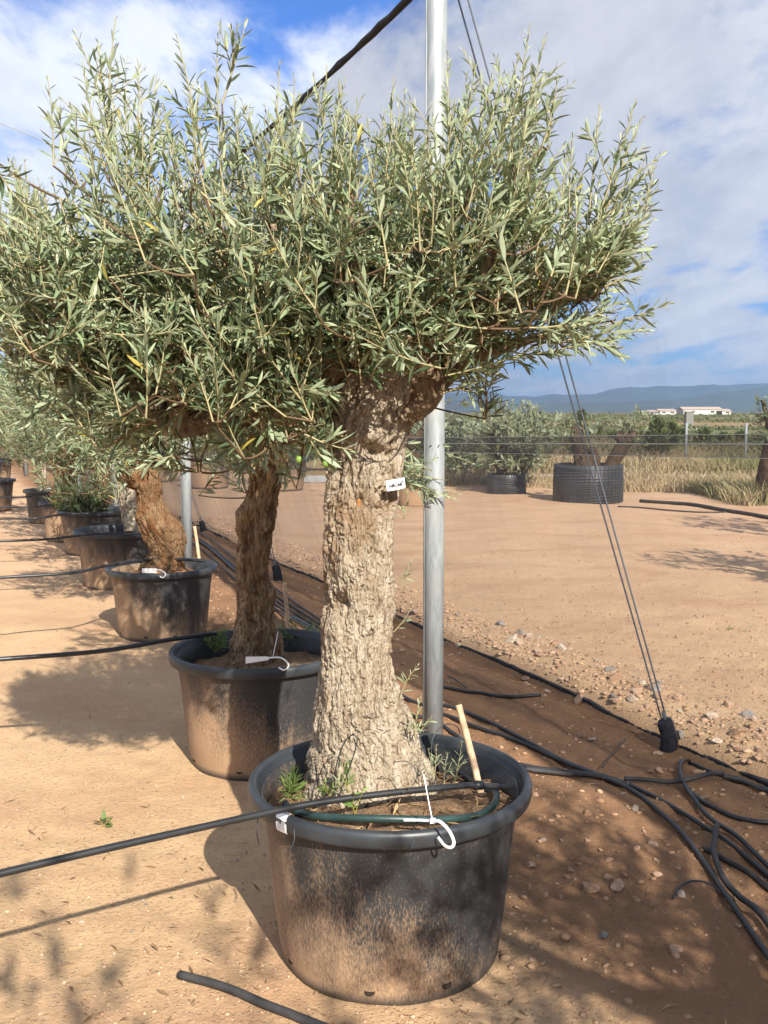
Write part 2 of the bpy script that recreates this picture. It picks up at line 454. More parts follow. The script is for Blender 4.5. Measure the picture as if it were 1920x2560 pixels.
M = {}
M['ground'] = ground_mat()
M['leaf'] = leaf_mat('olive_leaf', (0.075, 0.120, 0.055), (0.42, 0.465, 0.335), (0.44, 0.49, 0.285), 0.20)
M['farleaf'] = leaf_mat('olive_leaf_far', (0.075, 0.112, 0.048), (0.25, 0.285, 0.195), (0.28, 0.325, 0.175), 0.22)
M['green'] = leaf_mat('weed_leaf', (0.10, 0.17, 0.04), (0.17, 0.24, 0.09), (0.24, 0.34, 0.09), 0.3)
M['hedge'] = leaf_mat('hedge_leaf', (0.085, 0.115, 0.04), (0.14, 0.17, 0.07), (0.18, 0.21, 0.07), 0.2)
M['silver'] = leaf_mat('silver_olive_leaf', (0.16, 0.195, 0.11), (0.42, 0.45, 0.33), (0.42, 0.46, 0.30), 0.22)
M['twig'] = attr_mat('young_twig', (0.13, 0.085, 0.05), (0.33, 0.29, 0.16), None, 0.8)
M['twigold'] = simple('old_twig', (0.20, 0.13, 0.075), 0.85, 0.3, 30)
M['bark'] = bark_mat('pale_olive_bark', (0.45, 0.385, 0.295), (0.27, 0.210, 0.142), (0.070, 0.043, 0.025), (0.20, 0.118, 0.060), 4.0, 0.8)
M['bark2'] = bark_mat('dappled_brown_bark', (0.40, 0.28, 0.165), (0.12, 0.064, 0.032), (0.04, 0.021, 0.011), (0.085, 0.040, 0.018), 9, 0.9)  # brown bark; its pale mottling paints sun patches falling through leaves
M['bark3'] = bark_mat('dappled_ochre_bark', (0.25, 0.158, 0.085), (0.10, 0.054, 0.027), (0.035, 0.019, 0.010), (0.13, 0.055, 0.022), 9, 0.9)  # ochre bark, darkened and contrasted to paint in mottled leaf shade
M['barklimb'] = bark_mat('shaded_limb_bark', (0.33, 0.26, 0.18), (0.16, 0.112, 0.07), (0.05, 0.03, 0.018), (0.13, 0.078, 0.042), 7, 0.8)  # darker copy of the trunk bark, with crown shade put into its colour
M['barkfar'] = bark_mat('dark_far_bark', (0.11, 0.075, 0.048), (0.06, 0.038, 0.024), (0.03, 0.018, 0.011), (0.05, 0.03, 0.018))
M['wood'] = simple('bare_orange_wood', (0.27, 0.125, 0.045), 0.9, 0.3, 60)
M['pot'] = pot_mat()
M['rim'] = simple('black_rim_plastic', (0.030, 0.035, 0.040), 0.42, 0.25, 9, 0.45, 0.05)
M['soil'] = soil_mat()
M['hole'] = simple('dark_hole_disc', (0.02, 0.012, 0.008), 0.7, 0.3, 60)  # near-black disc colour stands for the unlit inside of the hole
M['galv'] = galv_mat()
M['pipe'] = simple('black_polyethylene', (0.020, 0.021, 0.023), 0.40, 0.3, 14, 0.45, 0.05)
M['dustypipe'] = simple('dusty_polyethylene', (0.035, 0.033, 0.033), 0.62, 0.5, 14, 0.35, 0.1)
M['gpipe'] = simple('dark_green_pipe', (0.022, 0.048, 0.045), 0.42, 0.25, 20, 0.45, 0.05)
M['net'] = net_mat()
M['hem'] = simple('black_net_hem', (0.020, 0.021, 0.026), 0.7, 0.4, 25, 0.25, 0.6, 0.01)
M['cord'] = simple('pale_cord', (0.42, 0.45, 0.42), 0.6, 0.1, 40)
M['wire'] = simple('steel_wire', (0.11, 0.125, 0.15), 0.55, 0.3, 200, 0.4)
M['stick'] = simple('weathered_stick', (0.50, 0.36, 0.23), 0.85, 0.35, 22, 0.2, 0.5)
M['white'] = simple('white_plastic', (0.78, 0.79, 0.80), 0.45, 0.04, 30, 0.4, 0.03)
M['ink'] = simple('black_ink', (0.03, 0.03, 0.035), 0.7, 0.1, 30)
M['greyink'] = simple('grey_ink', (0.17, 0.17, 0.18), 0.7, 0.1, 30)
M['stone'] = stone_mat('field_stone', [(0.40, 0.26, 0.16), (0.31, 0.18, 0.11), (0.46, 0.32, 0.22), (0.42, 0.26, 0.18), (0.48, 0.36, 0.26)])
M['greystone'] = stone_mat('grey_stone', [(0.19, 0.19, 0.18), (0.27, 0.26, 0.24)])
M['whitestone'] = stone_mat('pale_stone', [(0.50, 0.40, 0.30), (0.58, 0.50, 0.40)])
M['gravel'] = attr_mat('gravel', (0.30, 0.18, 0.105), (0.54, 0.37, 0.25), (0.26, 0.19, 0.15), 0.9)
M['straw'] = attr_mat('dry_grass', (0.34, 0.25, 0.14), (0.50, 0.41, 0.26), (0.17, 0.19, 0.075), 0.85, 0.15, 0.25)
M['concrete'] = simple('pale_concrete', (0.42, 0.40, 0.37), 0.9, 0.12, 1.5)
M['huts'] = simple('grey_hut_render', (0.20, 0.205, 0.19), 0.9, 0.1, 2)
M['wall'] = simple('white_render', (0.58, 0.55, 0.51), 0.9, 0.05, 0.4)
M['roof'] = simple('pale_tile_roof', (0.46, 0.36, 0.31), 0.9, 0.1, 0.6)
M['glass'] = simple('dark_glass', (0.05, 0.055, 0.06), 0.3, 0.1, 1)
M['hill'] = simple('wooded_hill', (0.060, 0.080, 0.050), 0.95, 0.35, 0.004)
M['olive'] = simple('green_olive', (0.16, 0.26, 0.05), 0.4, 0.1, 50, 0.4)
M['mesh'] = simple('black_plastic_wrap', (0.03, 0.033, 0.036), 0.42, 0.3, 6, 0.5, 0.2, 0.02)
M['straps'] = simple('grey_mesh_rib', (0.055, 0.058, 0.062), 0.45, 0.2, 6, 0.4)

# ------------------------------------------------------------------ layout
ND = np.array([-math.sin(math.radians(23.5)), math.cos(math.radians(23.5)), 0.0])      # along the row
NN = np.array([math.cos(math.radians(23.5)), math.sin(math.radians(23.5)), 0.0])       # outward, to the yard
POST1 = np.array([0.239, 4.77, 0.0])
NET_OFF, NET_H = 1.09, 3.66


def net_sd(x, y):
    s = (x - POST1[0]) * ND[0] + (y - POST1[1]) * ND[1]; d = (x - POST1[0]) * NN[0] + (y - POST1[1]) * NN[1]
    return s, d


def gh(x, y):
    """height of the earth"""
    x = np.atleast_1d(np.asarray(x, float)); y = np.atleast_1d(np.asarray(y, float))
    r = np.hypot(x, y); P = np.stack([x, y, 0 * x], 1); s, d = net_sd(x, y)
    near = 1 - sstep(r, 25, 80)
    inside = sstep(d, -0.75, -0.1) * (1 - sstep(d, NET_OFF - 0.1, NET_OFF + 0.05)) * near
    h = near * (0.014 * fbm(P / 0.8, 3, 3) + 0.008 * fbm(P / 0.11, 5, 4) * (1 - sstep(r, 7, 12)) + 0.016 * fbm(P / 0.5, 6, 3) * sstep(d, NET_OFF + .3, NET_OFF + 1.5))
    h = h + inside * (0.034 * fbm(P / 0.20, 9, 4) - 0.014)
    h = h + near * (0.055 * np.exp(-((d - NET_OFF - 0.28) / 0.16) ** 2) * (1 + 0.5 * fbm(P / 0.35, 12, 3)))      # earth heaped along the hem
    h = h + near * 0.05 * sstep(d, NET_OFF - 0.01, NET_OFF + 0.05)
    h = h - near * 0.030 * np.exp(-((d - NET_OFF + 0.06) / 0.07) ** 2)
    h = h + 0.065 * np.exp(-(((x - 0.78) / 0.30) ** 2 + ((y - 3.72) / 0.45) ** 2))
    h = h + near * 0.10 * sstep(y, 19.6, 20.4) * sstep(d, 3, 5) * (1 - sstep(y, 21.0, 21.6))
    return h


def gz(x, y): return float(gh(x, y)[0])


# ------------------------------------------------------------------ ground
def build_ground():
    a = np.concatenate([np.linspace(-32, 32, 440), np.linspace(32, 328, 62)[1:-1]]); a = np.radians(a)
    r = np.concatenate([np.geomspace(0.25, 1.7, 12), np.geomspace(1.7, 14, 262)[1:], np.geomspace(14, 60, 60)[1:], np.geomspace(60, 16000, 60)[1:]])
    X = r[:, None] * np.sin(a)[None]; Y = r[:, None] * np.cos(a)[None]
    x, y = X.ravel(), Y.ravel(); z = gh(x, y)
    V = np.stack([x, y, z], 1); n = len(a)
    i = np.arange(len(r) - 1)[:, None] * n; j = np.arange(n)[None]; j2 = (j + 1) % n
    F = np.stack([i + j, i + n + j, i + n + j2, i + j2], -1).reshape(-1, 4)
    V = np.vstack([V, [0, 0, 0]]); c = len(V) - 1; jj = np.arange(n)
    F3 = np.stack([np.full(n, c), jj, (jj + 1) % n], 1)
    x, y = V[:, 0], V[:, 1]; s, d = net_sd(x, y); P = np.stack([x, y, 0 * x], 1)
    wob = 0.12 * fbm(P / 0.3, 21, 3)
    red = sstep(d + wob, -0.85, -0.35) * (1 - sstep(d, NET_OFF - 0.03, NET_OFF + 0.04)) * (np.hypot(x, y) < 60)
    grass = sstep(y + 1.2 * fbm(P / 1.5, 31, 3), 19.4, 20.4) * sstep(d, 4.5, 6)
    far = sstep(np.hypot(x, y), 60, 75)
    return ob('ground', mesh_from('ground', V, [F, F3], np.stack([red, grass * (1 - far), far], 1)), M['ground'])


tag(build_ground(), kind='structure')

# concrete lane behind the yard
mb = MB(); xs = np.linspace(-2, 26, 60)
V = np.array([[x, 21.6 + w + 0.15 * math.sin(x * 0.4), gz(x, 21.6 + w) + 0.055] for x in xs for w in (0, 1.0, 2.2)])
F = np.array([[i * 3 + k, i * 3 + 3 + k, i * 3 + 4 + k, i * 3 + 1 + k] for i in range(len(xs) - 1) for k in range(2)])
tag(ob('path', mesh_from('path', V, F), M['concrete']), kind='structure')


# ranges on the horizon
def hill(name, pts, dist, depth, seed, amp):
    us = np.linspace(-2600, 4500, 260); cv_ = np.interp(us, [p[0] for p in pts], [p[1] for p in pts])
    hs = (1030 - cv_) / FPX * dist
    rows = np.linspace(-1, 1, 22); V = []
    for k, q in enumerate(rows):
        dd = dist + q * depth; X = (us - 960) / FPX * dist; prof = (1 - abs(q)) ** 0.75
        nz = fbm(np.stack([X / 300, np.full_like(X, dd / 300), 0 * X], 1), seed, 5) * amp * (1 - abs(q)) ** 0.3 * (0.35 + 0.65 * min(1, abs(q) * 3))
        V.append(np.stack([X, np.full_like(X, dd), np.maximum(hs * prof + nz * prof, -2)], 1))
    V = np.concatenate(V); n = len(us); i = np.arange(len(rows) - 1)[:, None] * n; j = np.arange(n - 1)[None]
    F = np.stack([i + j, i + j + 1, i + n + j + 1, i + n + j], -1).reshape(-1, 4)
    return tag(ob(name, mesh_from(name, V, F), M['hill']), kind='structure')


hill('hills', [(-2600, 985), (-400, 990), (400, 992), (1000, 1000), (1180, 986), (1260, 992), (1340, 998), (1420, 986), (1520, 976), (1600, 969), (1720, 961), (1800, 965), (1870, 962), (1960, 964), (2200, 985), (3000, 980), (4500, 990)], 9000, 2200, 41, 120)
hill('hills', [(-2600, 1012), (200, 1012), (900, 1008), (1150, 1003), (1300, 1010), (1480, 1004), (1560, 1008), (1620, 1002), (1720, 996), (1780, 984), (1850, 976), (1920, 968), (2100, 960), (2500, 985), (3300, 1000), (4500, 1005)], 6000, 1300, 47, 75)

# ------------------------------------------------------------------ leaves and shoots
LT = np.array([[0, 0, 0], [.22, .36, .012], [.22, 0, -.01], [.22, -.36, .012], [.52, .5, .0], [.52, 0, -.035], [.52, -.5, .0], [.82, .30, -.045], [.82, 0, -.07], [.82, -.30, -.045], [1, 0, -.10]], float)
LF3 = np.array([[0, 2, 1], [0, 3, 2], [10, 7, 8], [10, 8, 9]]); LF4 = np.array([[1, 2, 5, 4], [2, 3, 6, 5], [4, 5, 8, 7], [5, 6, 9, 8]])
ST = np.array([[0, 0, 0], [.5, .5, .0], [.5, -.5, .0], [1, 0, -.08]], float); SF3 = np.array([[0, 2, 1], [1, 2, 3]])


def leaf_geo(pos, d, nrm, L, wid, attr, low=False):
    T, F3, F4 = (ST, SF3, None) if low else (LT, LF3, LF4)
    d = d / np.linalg.norm(d, axis=1)[:, None]; side = np.cross(nrm, d); side /= np.linalg.norm(side, axis=1)[:, None] + 1e-9; up = np.cross(d, side)
    curl = 1 + 1.3 * np.sin(pos[:, 0] * 917 + pos[:, 2] * 1313); S = np.stack([L, wid * L, L * curl], 1)
    q = T[None] * S[:, None]
    V = pos[:, None] + q[..., 0:1] * d[:, None] + q[..., 1:2] * side[:, None] + q[..., 2:3] * up[:, None]
    n = len(T); b = (np.arange(len(pos)) * n)[:, None, None]
    F = [(F3[None] + b).reshape(-1, 3)]
    if F4 is not None: F.append((F4[None] + b).reshape(-1, 4))
    return V.reshape(-1, 3), F, np.repeat(attr, n, 0)


class Crown:
    def __init__(s, seed, L=0.058, wid=0.20, gap=0.019):
        s.r = np.random.default_rng(seed); s.tw = MB(); s.pos = []; s.d = []; s.n = []; s.L = []; s.w = []; s.a = []
        s.Lm = L; s.wid = wid; s.gap = gap; s.jobs = []

    def shoot(s, S, T, bend=0.06, rad=0.0026, bare=0.12, side=0, scale=1.0, up=0.0, young=0.0, sides=4, gm=1.0):
        r = s.r; S = np.asarray(S, float); T = np.asarray(T, float); ln = np.linalg.norm(T - S)
        if ln < 0.01: return
        mid = (S + T) / 2 + r.normal(0, 1, 3) * bend * ln - np.array([0, 0, up * ln])
        t = np.linspace(0, 1, max(4, int(ln / 0.035)))[:, None]; P = (1 - t) ** 2 * S + 2 * t * (1 - t) * mid + t * t * T
        s.tw.add(*tube(P, np.linspace(rad, rad * 0.35, len(P)), sides, cap=False))
        TT, NN_, BB = frames(P)
        k = max(3, int(ln * (1 - bare) / (s.gap * gm))); f = bare + (1 - bare) * (np.arange(k) + 0.5) / k
        idx = f * (len(P) - 1); i0 = np.clip(idx.astype(int), 0, len(P) - 2); fr = (idx - i0)[:, None]
        C = P[i0] * (1 - fr) + P[i0 + 1] * fr; tt = TT[i0]; n1 = NN_[i0]; b1 = BB[i0]
        for sgn in (0, 1):
            keep = r.random(k) > 0.10
            psi = np.arange(k) * (np.pi / 2) + sgn * np.pi + r.normal(0, 0.35, k)
            al = np.radians(np.clip(52 - 28 * f + r.normal(0, 11, k), 6, 95))
            rad_v = np.cos(psi)[:, None] * n1 + np.sin(psi)[:, None] * b1
            d = np.cos(al)[:, None] * tt + np.sin(al)[:, None] * rad_v; d[:, 2] -= 0.06
            d += r.normal(0, 0.14, (k, 3)); d /= np.linalg.norm(d, axis=1)[:, None]
            nm = tt - (tt * d).sum(1)[:, None] * d + r.normal(0, 0.28, (k, 3))
            L = s.Lm * scale * (0.72 + 0.42 * np.sin(np.pi * np.clip(f * 0.9 + 0.12, 0, 1))) * np.clip(1.25 - 0.75 * f ** 3, 0.42, 1.2) * r.uniform(0.72, 1.15, k)
            at = np.stack([r.random(k), np.clip(young + 0.70 * f ** 1.7 + r.normal(0, 0.10, k), 0, 1), r.random(k)], 1)
            s.pos.append(C[keep]); s.d.append(d[keep]); s.n.append(nm[keep]); s.L.append(L[keep]); s.w.append((s.wid * r.uniform(0.8, 1.2, k))[keep]); s.a.append(at[keep])
        for q in range(side):
            f0 = r.uniform(0.12, 0.7); i = int(f0 * (len(P) - 1)); ps = r.uniform(0, 2 * np.pi)
            rv = np.cos(ps) * NN_[i] + np.sin(ps) * BB[i]; an = math.radians(r.uniform(28, 52))
            dd = math.cos(an) * TT[i] + math.sin(an) * rv; l2 = ln * (1 - f0) * r.uniform(0.45, 0.85)
            s.shoot(P[i], P[i] + dd / np.linalg.norm(dd) * l2 + np.array([0, 0, 0.12 * l2]), bend, rad * 0.7, 0.1, 0, scale, up, young, sides, gm)

    def link(s, S, sk, rad=0.006):
        s.jobs.append((np.array(S, float), rad)); s.sk = sk

    def grow(s):
        """bare branchlets, each from the nearest limb or earlier branchlet to a shoot's foot"""
        if not s.jobs: return
        pts = s.sk.copy(); order = sorted(s.jobs, key=lambda j: np.min(((pts - j[0]) ** 2).sum(1)))
        for S, rad in order:
            d = pts - S; c = np.sqrt((d * d).sum(1)) + 0.6 * np.maximum(0, d[:, 2] + 0.03); A = pts[np.argmin(c)]; ln = np.linalg.norm(S - A)
            if ln < 0.02: continue
            mid = (S + A) / 2 + s.r.normal(0, 0.08, 3) * ln - np.array([0, 0, 0.08 * ln]); t = np.linspace(0, 1, 6)[:, None]
            P = (1 - t) ** 2 * A + 2 * t * (1 - t) * mid + t * t * S
            s.tw.add(*tube(P, np.linspace(rad * .6, 0.0024, 6), 5, cap=False), A=np.array([0., 0, 0])); pts = np.vstack([pts, P[2:]])

    def done(s):
        return [np.concatenate(x) for x in (s.pos, s.d, s.n, s.L, s.w, s.a)]


# shared single leaves
LEAFM = []
for k in range(10):
    V, F, A = leaf_geo(np.zeros((1, 3)), np.array([[1., 0, 0]]), np.array([[0., 0, 1]]), np.array([1.0]), np.array([0.17 + 0.008 * k]), np.array([[rng.random(), 0.05 + 0.07 * k, rng.random()]]))
    LEAFM.append(mesh_from('leaf', V, F, A)); LEAFM[-1].materials.append(M['leaf'])


def bark_tube(ctrl, nphi, ns, seed, plate=0.006, lump=0.018, fq=46, stretch=0.3, feats=(), fine=0.0025, fis=0.006):
    """ctrl rows (x, y, z, r): a limb or trunk whose bark is real relief"""
    C = spline(np.asarray(ctrl, float), ns); P, R = C[:, :3], np.maximum(C[:, 3], 0.003)
    T, N, B = frames(P); a = np.linspace(0, 2 * np.pi, nphi, endpoint=False)
    rad = np.cos(a)[None, :, None] * N[:, None] + np.sin(a)[None, :, None] * B[:, None]
    s = np.concatenate([[0], np.cumsum(np.linalg.norm(np.diff(P, axis=0), axis=1))])
    q = np.stack([R[:, None] * np.cos(a)[None], R[:, None] * np.sin(a)[None], np.repeat(s[:, None], nphi, 1)], -1).reshape(-1, 3)
    W_ = P[:, None] + R[:, None, None] * rad
    k = np.array([1, 1, stretch]); wq = q + 0.02 * np.stack([fbm(q * 9, seed + 60, 3), fbm(q * 9, seed + 61, 3), fbm(q * 9, seed + 62, 3)], 1)
    disp = lump * fbm(q * np.array([7, 7, 4.5]), seed, 4)
    disp += lump * 0.45 * fbm(q * np.array([20, 20, 6]), seed + 5, 3)
    wq = wq + 0.012 * np.stack([fbm(q * 34, seed + 63, 3), fbm(q * 34, seed + 64, 3), fbm(q * 34, seed + 65, 3)], 1)
    f1, f2, cid = worley(wq * fq * k, seed + 9)
    amt = 0.45 + 0.55 * sstep(fbm(q * 6, seed + 70, 2), -0.5, 0.4)
    disp += amt * (plate * (sstep(f2 - f1, 0.0, 0.20) - 0.6) + plate * 1.3 * (cid - 0.5))
    if nphi > 150:
        g1, g2, gc = worley(wq * fq * 2.3 * np.array([1, 1, stretch * 1.3]) + 7, seed + 29)
        disp += plate * 0.45 * (sstep(g2 - g1, 0.0, 0.25) - 0.6) + plate * 0.4 * (gc - 0.5)
    fi = 1 - np.abs(fbm(wq * np.array([26, 26, 3.2]) + 3, seed + 40, 3)) * 2.2
    disp -= fis * np.maximum(fi, 0) ** 2.5
    g = 1 - np.abs(fbm(wq * 120 * np.array([1, 1, 0.22]), seed + 15, 3)) * 2
    disp -= fine * np.maximum(g, 0) ** 2
    disp = disp.reshape(len(P), nphi) * np.clip(R / 0.08, 0.25, 1.15)[:, None]
    for (cx, cy, cz, sr, amt) in feats:      # swellings and hollows
        dd = ((W_ - np.array([cx, cy, cz])) ** 2).sum(-1); disp += amt * np.exp(-dd / (sr * sr))
    V = (P[:, None] + (R[:, None] + disp)[..., None] * rad).reshape(-1, 3); n = nphi
    i = np.arange(ns - 1)[:, None] * n; j = np.arange(n)[None]; j2 = (j + 1) % n
    F = np.stack([i + j, i + j2, i + n + j2, i + n + j], -1).reshape(-1, 4)
    V = np.vstack([V, P[-1], P[0]]); c = len(V) - 2; jj = np.arange(n); b = (ns - 1) * n
    return V, [F, np.stack([np.full(n, c), b + jj, b + (jj + 1) % n], 1), np.stack([np.full(n, c + 1), (jj + 1) % n, jj], 1)], P


def plant_tree(name, label, group, loc, trunk, limbs, crown, bark, leafmat, nobj=0, tres=(200, 300), feats=(), low=False, bp=None, limbmat=None):
    root = empty(name, loc, label, 'tree', group); L0 = np.array(loc, float)
    tr = np.array(trunk, float); tr[:, :3] -= L0
    fe = [(f[0] - L0[0], f[1] - L0[1], f[2] - L0[2], f[3], f[4]) for f in feats]
    V, F, _ = bark_tube(tr, tres[0], tres[1], 3 + int(abs(loc[1]) * 10), feats=fe, **(bp or {}))
    ob('trunk', mesh_from('trunk', V, F), bark, root)
    for i, lm in enumerate(limbs):
        l = np.array(lm, float); l[:, :3] -= L0
        V, F, _ = bark_tube(l, max(16, tres[0] // 4), max(24, tres[1] // 4), 80 + i, plate=0.007, lump=0.03, fq=60, stretch=.25)
        ob('limb', mesh_from('limb', V, F), limbmat or bark, root)
    crown.grow(); pos, d, nm, L, w, at = crown.done(); pos = pos - L0
    sel = np.zeros(len(pos), bool)
    cr = None
    if nobj:
        wp = pos + L0; dep = wp[:, 1] * CP - (wp[:, 2] - CAM_Z) * SP; u = 960 + wp[:, 0] / dep * FPX
        vv = 1280 - ((wp[:, 2] - CAM_Z) * CP + wp[:, 1] * SP) / dep * FPX
        sc = L / dep + crown.r.normal(0, 0.0015, len(L)); sc[(u < 0) | (u > 1920) | (vv < 0) | (vv > 2560)] = 0
        sel[np.argsort(-sc)[:nobj]] = True
    Vl, Fl, Al = leaf_geo(pos[~sel], d[~sel], nm[~sel], L[~sel], w[~sel], at[~sel], low)
    cr = tag(ob('crown', mesh_from('crown', Vl, Fl, Al), leafmat, root), kind='stuff')
    if nobj:
        for i in np.where(sel)[0]:
            di = d[i] / np.linalg.norm(d[i]); sd = np.cross(nm[i], di); sd /= np.linalg.norm(sd); up = np.cross(di, sd)
            k = int(np.clip(at[i, 1] * 10, 0, 9)); o = ob('leaf', LEAFM[k], None, cr)
            mm = Matrix([[*c] for c in np.stack([di, sd, up], 1)]).to_4x4(); ql = float(L[i])
            o.matrix_basis = Matrix.Translation(Vector(pos[i])) @ mm @ Matrix.Scale(ql, 4)
    tw = crown.tw
    if tw.n:
        tw.V = [v - L0 for v in tw.V]
        tag(ob('twigs', tw.mesh('twigs'), M['twig'], root), kind='stuff')
    return root


# ------------------------------------------------------------------ pots
POT_R, POT_H = 0.4225, 0.50
body_prof = [(0.0, 0.004), (0.312, 0.0), (0.322, 0.006), (0.329, 0.022), (0.330, 0.045), (0.334, 0.055), (0.346, 0.15), (0.358, 0.26), (0.369, 0.36), (0.382, 0.44), (0.386, 0.47), (0.381, 0.47), (0.367, 0.40), (0.356, 0.30)]
rim_prof = [(0.384, 0.466), (0.384, 0.456), (0.411, 0.453), (0.4185, 0.456), (0.4215, 0.463), (0.4235, 0.484), (0.4205, 0.493), (0.414, 0.498), (0.406, 0.4985), (0.399, 0.495), (0.395, 0.488), (0.391, 0.474), (0.384, 0.466)]
V, F = lathe(body_prof, 110, 0.7, 0.002); POT_BODY = mesh_from('pot_body', V, F); POT_BODY.materials.append(M['pot'])
V, F = lathe(rim_prof, 110, 0.7, 0.002); POT_RIM = mesh_from('pot_rim', V, F); POT_RIM.materials.append(M['rim'])


def soil_mesh(seed, lev=0.40, slope=0.0):
    rr = np.linspace(0, 0.363, 26); aa = np.linspace(0, 2 * np.pi, 72, endpoint=False)
    x = (rr[:, None] * np.cos(aa)).ravel(); y = (rr[:, None] * np.sin(aa)).ravel(); P = np.stack([x, y, 0 * x + seed], 1)
    z = lev + 0.02 * fbm(P * 9, seed, 4) + 0.010 * fbm(P * 45, seed + 3, 3) + 0.02 * (1 - np.hypot(x, y) / 0.363) - slope * y
    i = np.arange(25)[:, None] * 72; j = np.arange(72)[None]; j2 = (j + 1) % 72
    return mesh_from('soil', np.stack([x, y, z], 1), np.stack([i + j, i + j2, i + 72 + j2, i + 72 + j], -1).reshape(-1, 4))


V, F = lathe([(0.0, 0.0), (0.016, 0.0), (0.020, 0.002), (0.021, -0.002)], 16); HOLE = mesh_from('drain_hole', V, F); HOLE.materials.append(M['hole'])


def make_pot(loc, label, scale=1.0, seed=1, tilt=(0, 0), rot=0.0, zs=1.0, lev=0.40, slope=0.0, dust=0.15):
    root = empty('plant_tub', (loc[0], loc[1], gz(loc[0], loc[1]) - 0.012), label, 'plant pot', 'black tubs in the olive row')
    root.scale = (scale, scale, scale * zs); root.rotation_euler = (tilt[0], tilt[1], rot)
    ob('tub_body', POT_BODY, None, root).color = (dust, 0, 0, 1); ob('rim', POT_RIM, None, root); ob('soil', soil_mesh(seed, lev, slope), M['soil'], root)
    for a in (-100, -62, -150):
        an = math.radians(a) - rot; h = ob('drain_hole', HOLE, None, root); r = 0.332
        h.location = (r * math.cos(an), r * math.sin(an), 0.05)
        h.rotation_euler = (math.pi / 2 - 0.1, 0, an + math.pi / 2); h.scale = (.7, 0.5, 1)
    return root


POTS = [((0.018, 2.875), .987), ((-0.576, 4.557), .987), ((-1.614, 7.19), 0.94), ((-2.45, 9.2), 1.0), ((-3.32, 11.37), 0.95), ((-3.95, 12.5), 0.88), ((-4.85, 14.45), 0.86)]
POT_LABELS = ['black plastic tub with orange dust streaks and a white barcode sticker on its rim',
              'black tub with a blue-white hook tag on its rim, holding the brown mottled trunk',
              'black tub caked with orange dust, holding the ochre trunk with the pale burl',
              'dark tub standing behind the orange dusty tub, holding the leaning pale trunk',
              'brown-stained tub holding the low leafy bush of suckers',
              'greyish dusty tub holding the thick trunk with a wide root mound',
              'small dark tub holding the slender trunk near the end of the row']
pots = []
for i, ((p, s), lb) in enumerate(zip(POTS, POT_LABELS)):
    pots.append(make_pot(p, lb, s, 3 + i, rot=[0.1, 0.5, -0.2, 0.9, 0.2, 1.7, 2.5][i], zs=[1.095, 1.085, 1.10, 1.08, 1.08, 1.15, 1.15][i], lev=.425 if i == 0 else .41, slope=.10 if i == 0 else .04, dust=[-.20, -.30, .55, -.3, .25, .2, -.1][i]))
pot1 = pots[0]


# ------------------------------------------------------------------ tree one, the big one in front
Y1 = 2.90


def edges(rows, y, ydrift=None):
    out = []
    for k, (v, l, r) in enumerate(rows):
        a, b = YP(l, v, y), YP(r, v, y); out.append([(a[0] + b[0]) / 2, y + (ydrift[k] if ydrift else 0), a[2], (b[0] - a[0]) / 2 * 0.91])
    return out


T1 = edges([(2040, 726, 1125), (1985, 738, 1112), (1930, 748, 1092), (1850, 759, 1063), (1790, 765, 1026), (1710, 784, 997), (1620, 792, 983), (1560, 792, 986), (1500, 799, 995), (1390, 796, 994), (1340, 797, 1000),
            (1260, 801, 1003), (1200, 808, 1012), (1150, 813, 1022), (1080, 812, 1036), (1030, 806, 1058), (985, 800, 1078), (940, 806, 1076), (890, 830, 1050)], Y1, [.05, .05, .045, .04, .03, .01] + [0] * 13)
f1 = lambda u, v, dy, sr, amt: (*YP(u, v, Y1 + dy)[[0]], Y1 + dy, YP(u, v, Y1)[2], sr, amt)
feats1 = [f1(925, 1124, -0.12, 0.024, -0.055), f1(955, 1136, -0.11, 0.02, -0.04), f1(985, 1140, -.09, .016, -.035), f1(930, 1095, -.12, .03, .016), f1(895, 1246, -0.12, 0.016, -0.045), f1(985, 1422, -0.08, 0.014, -0.03), f1(850, 1495, -0.10, 0.026, -0.035), f1(820, 1500, -.08, .02, -.025), f1(960, 1578, -.1, .016, -.03), f1(985, 1575, -.09, .014, -.03), f1(870, 1410, -0.12, 0.045, 0.018),
          f1(960, 1580, -0.11, 0.022, -0.016), f1(905, 1880, -0.20, 0.02, -0.02), f1(800, 1900, -0.15, 0.05, 0.03), f1(985, 1830, -0.16, 0.05, 0.026), f1(790, 1360, -0.05, 0.03, 0.016), f1(1010, 1540, 0.0, 0.025, 0.02), f1(1095, 1950, -0.08, 0.06, 0.03)]


def wl(pts):
    return [[*YP(u, v, Y1 + dy), r] for (u, v, dy, r) in pts]


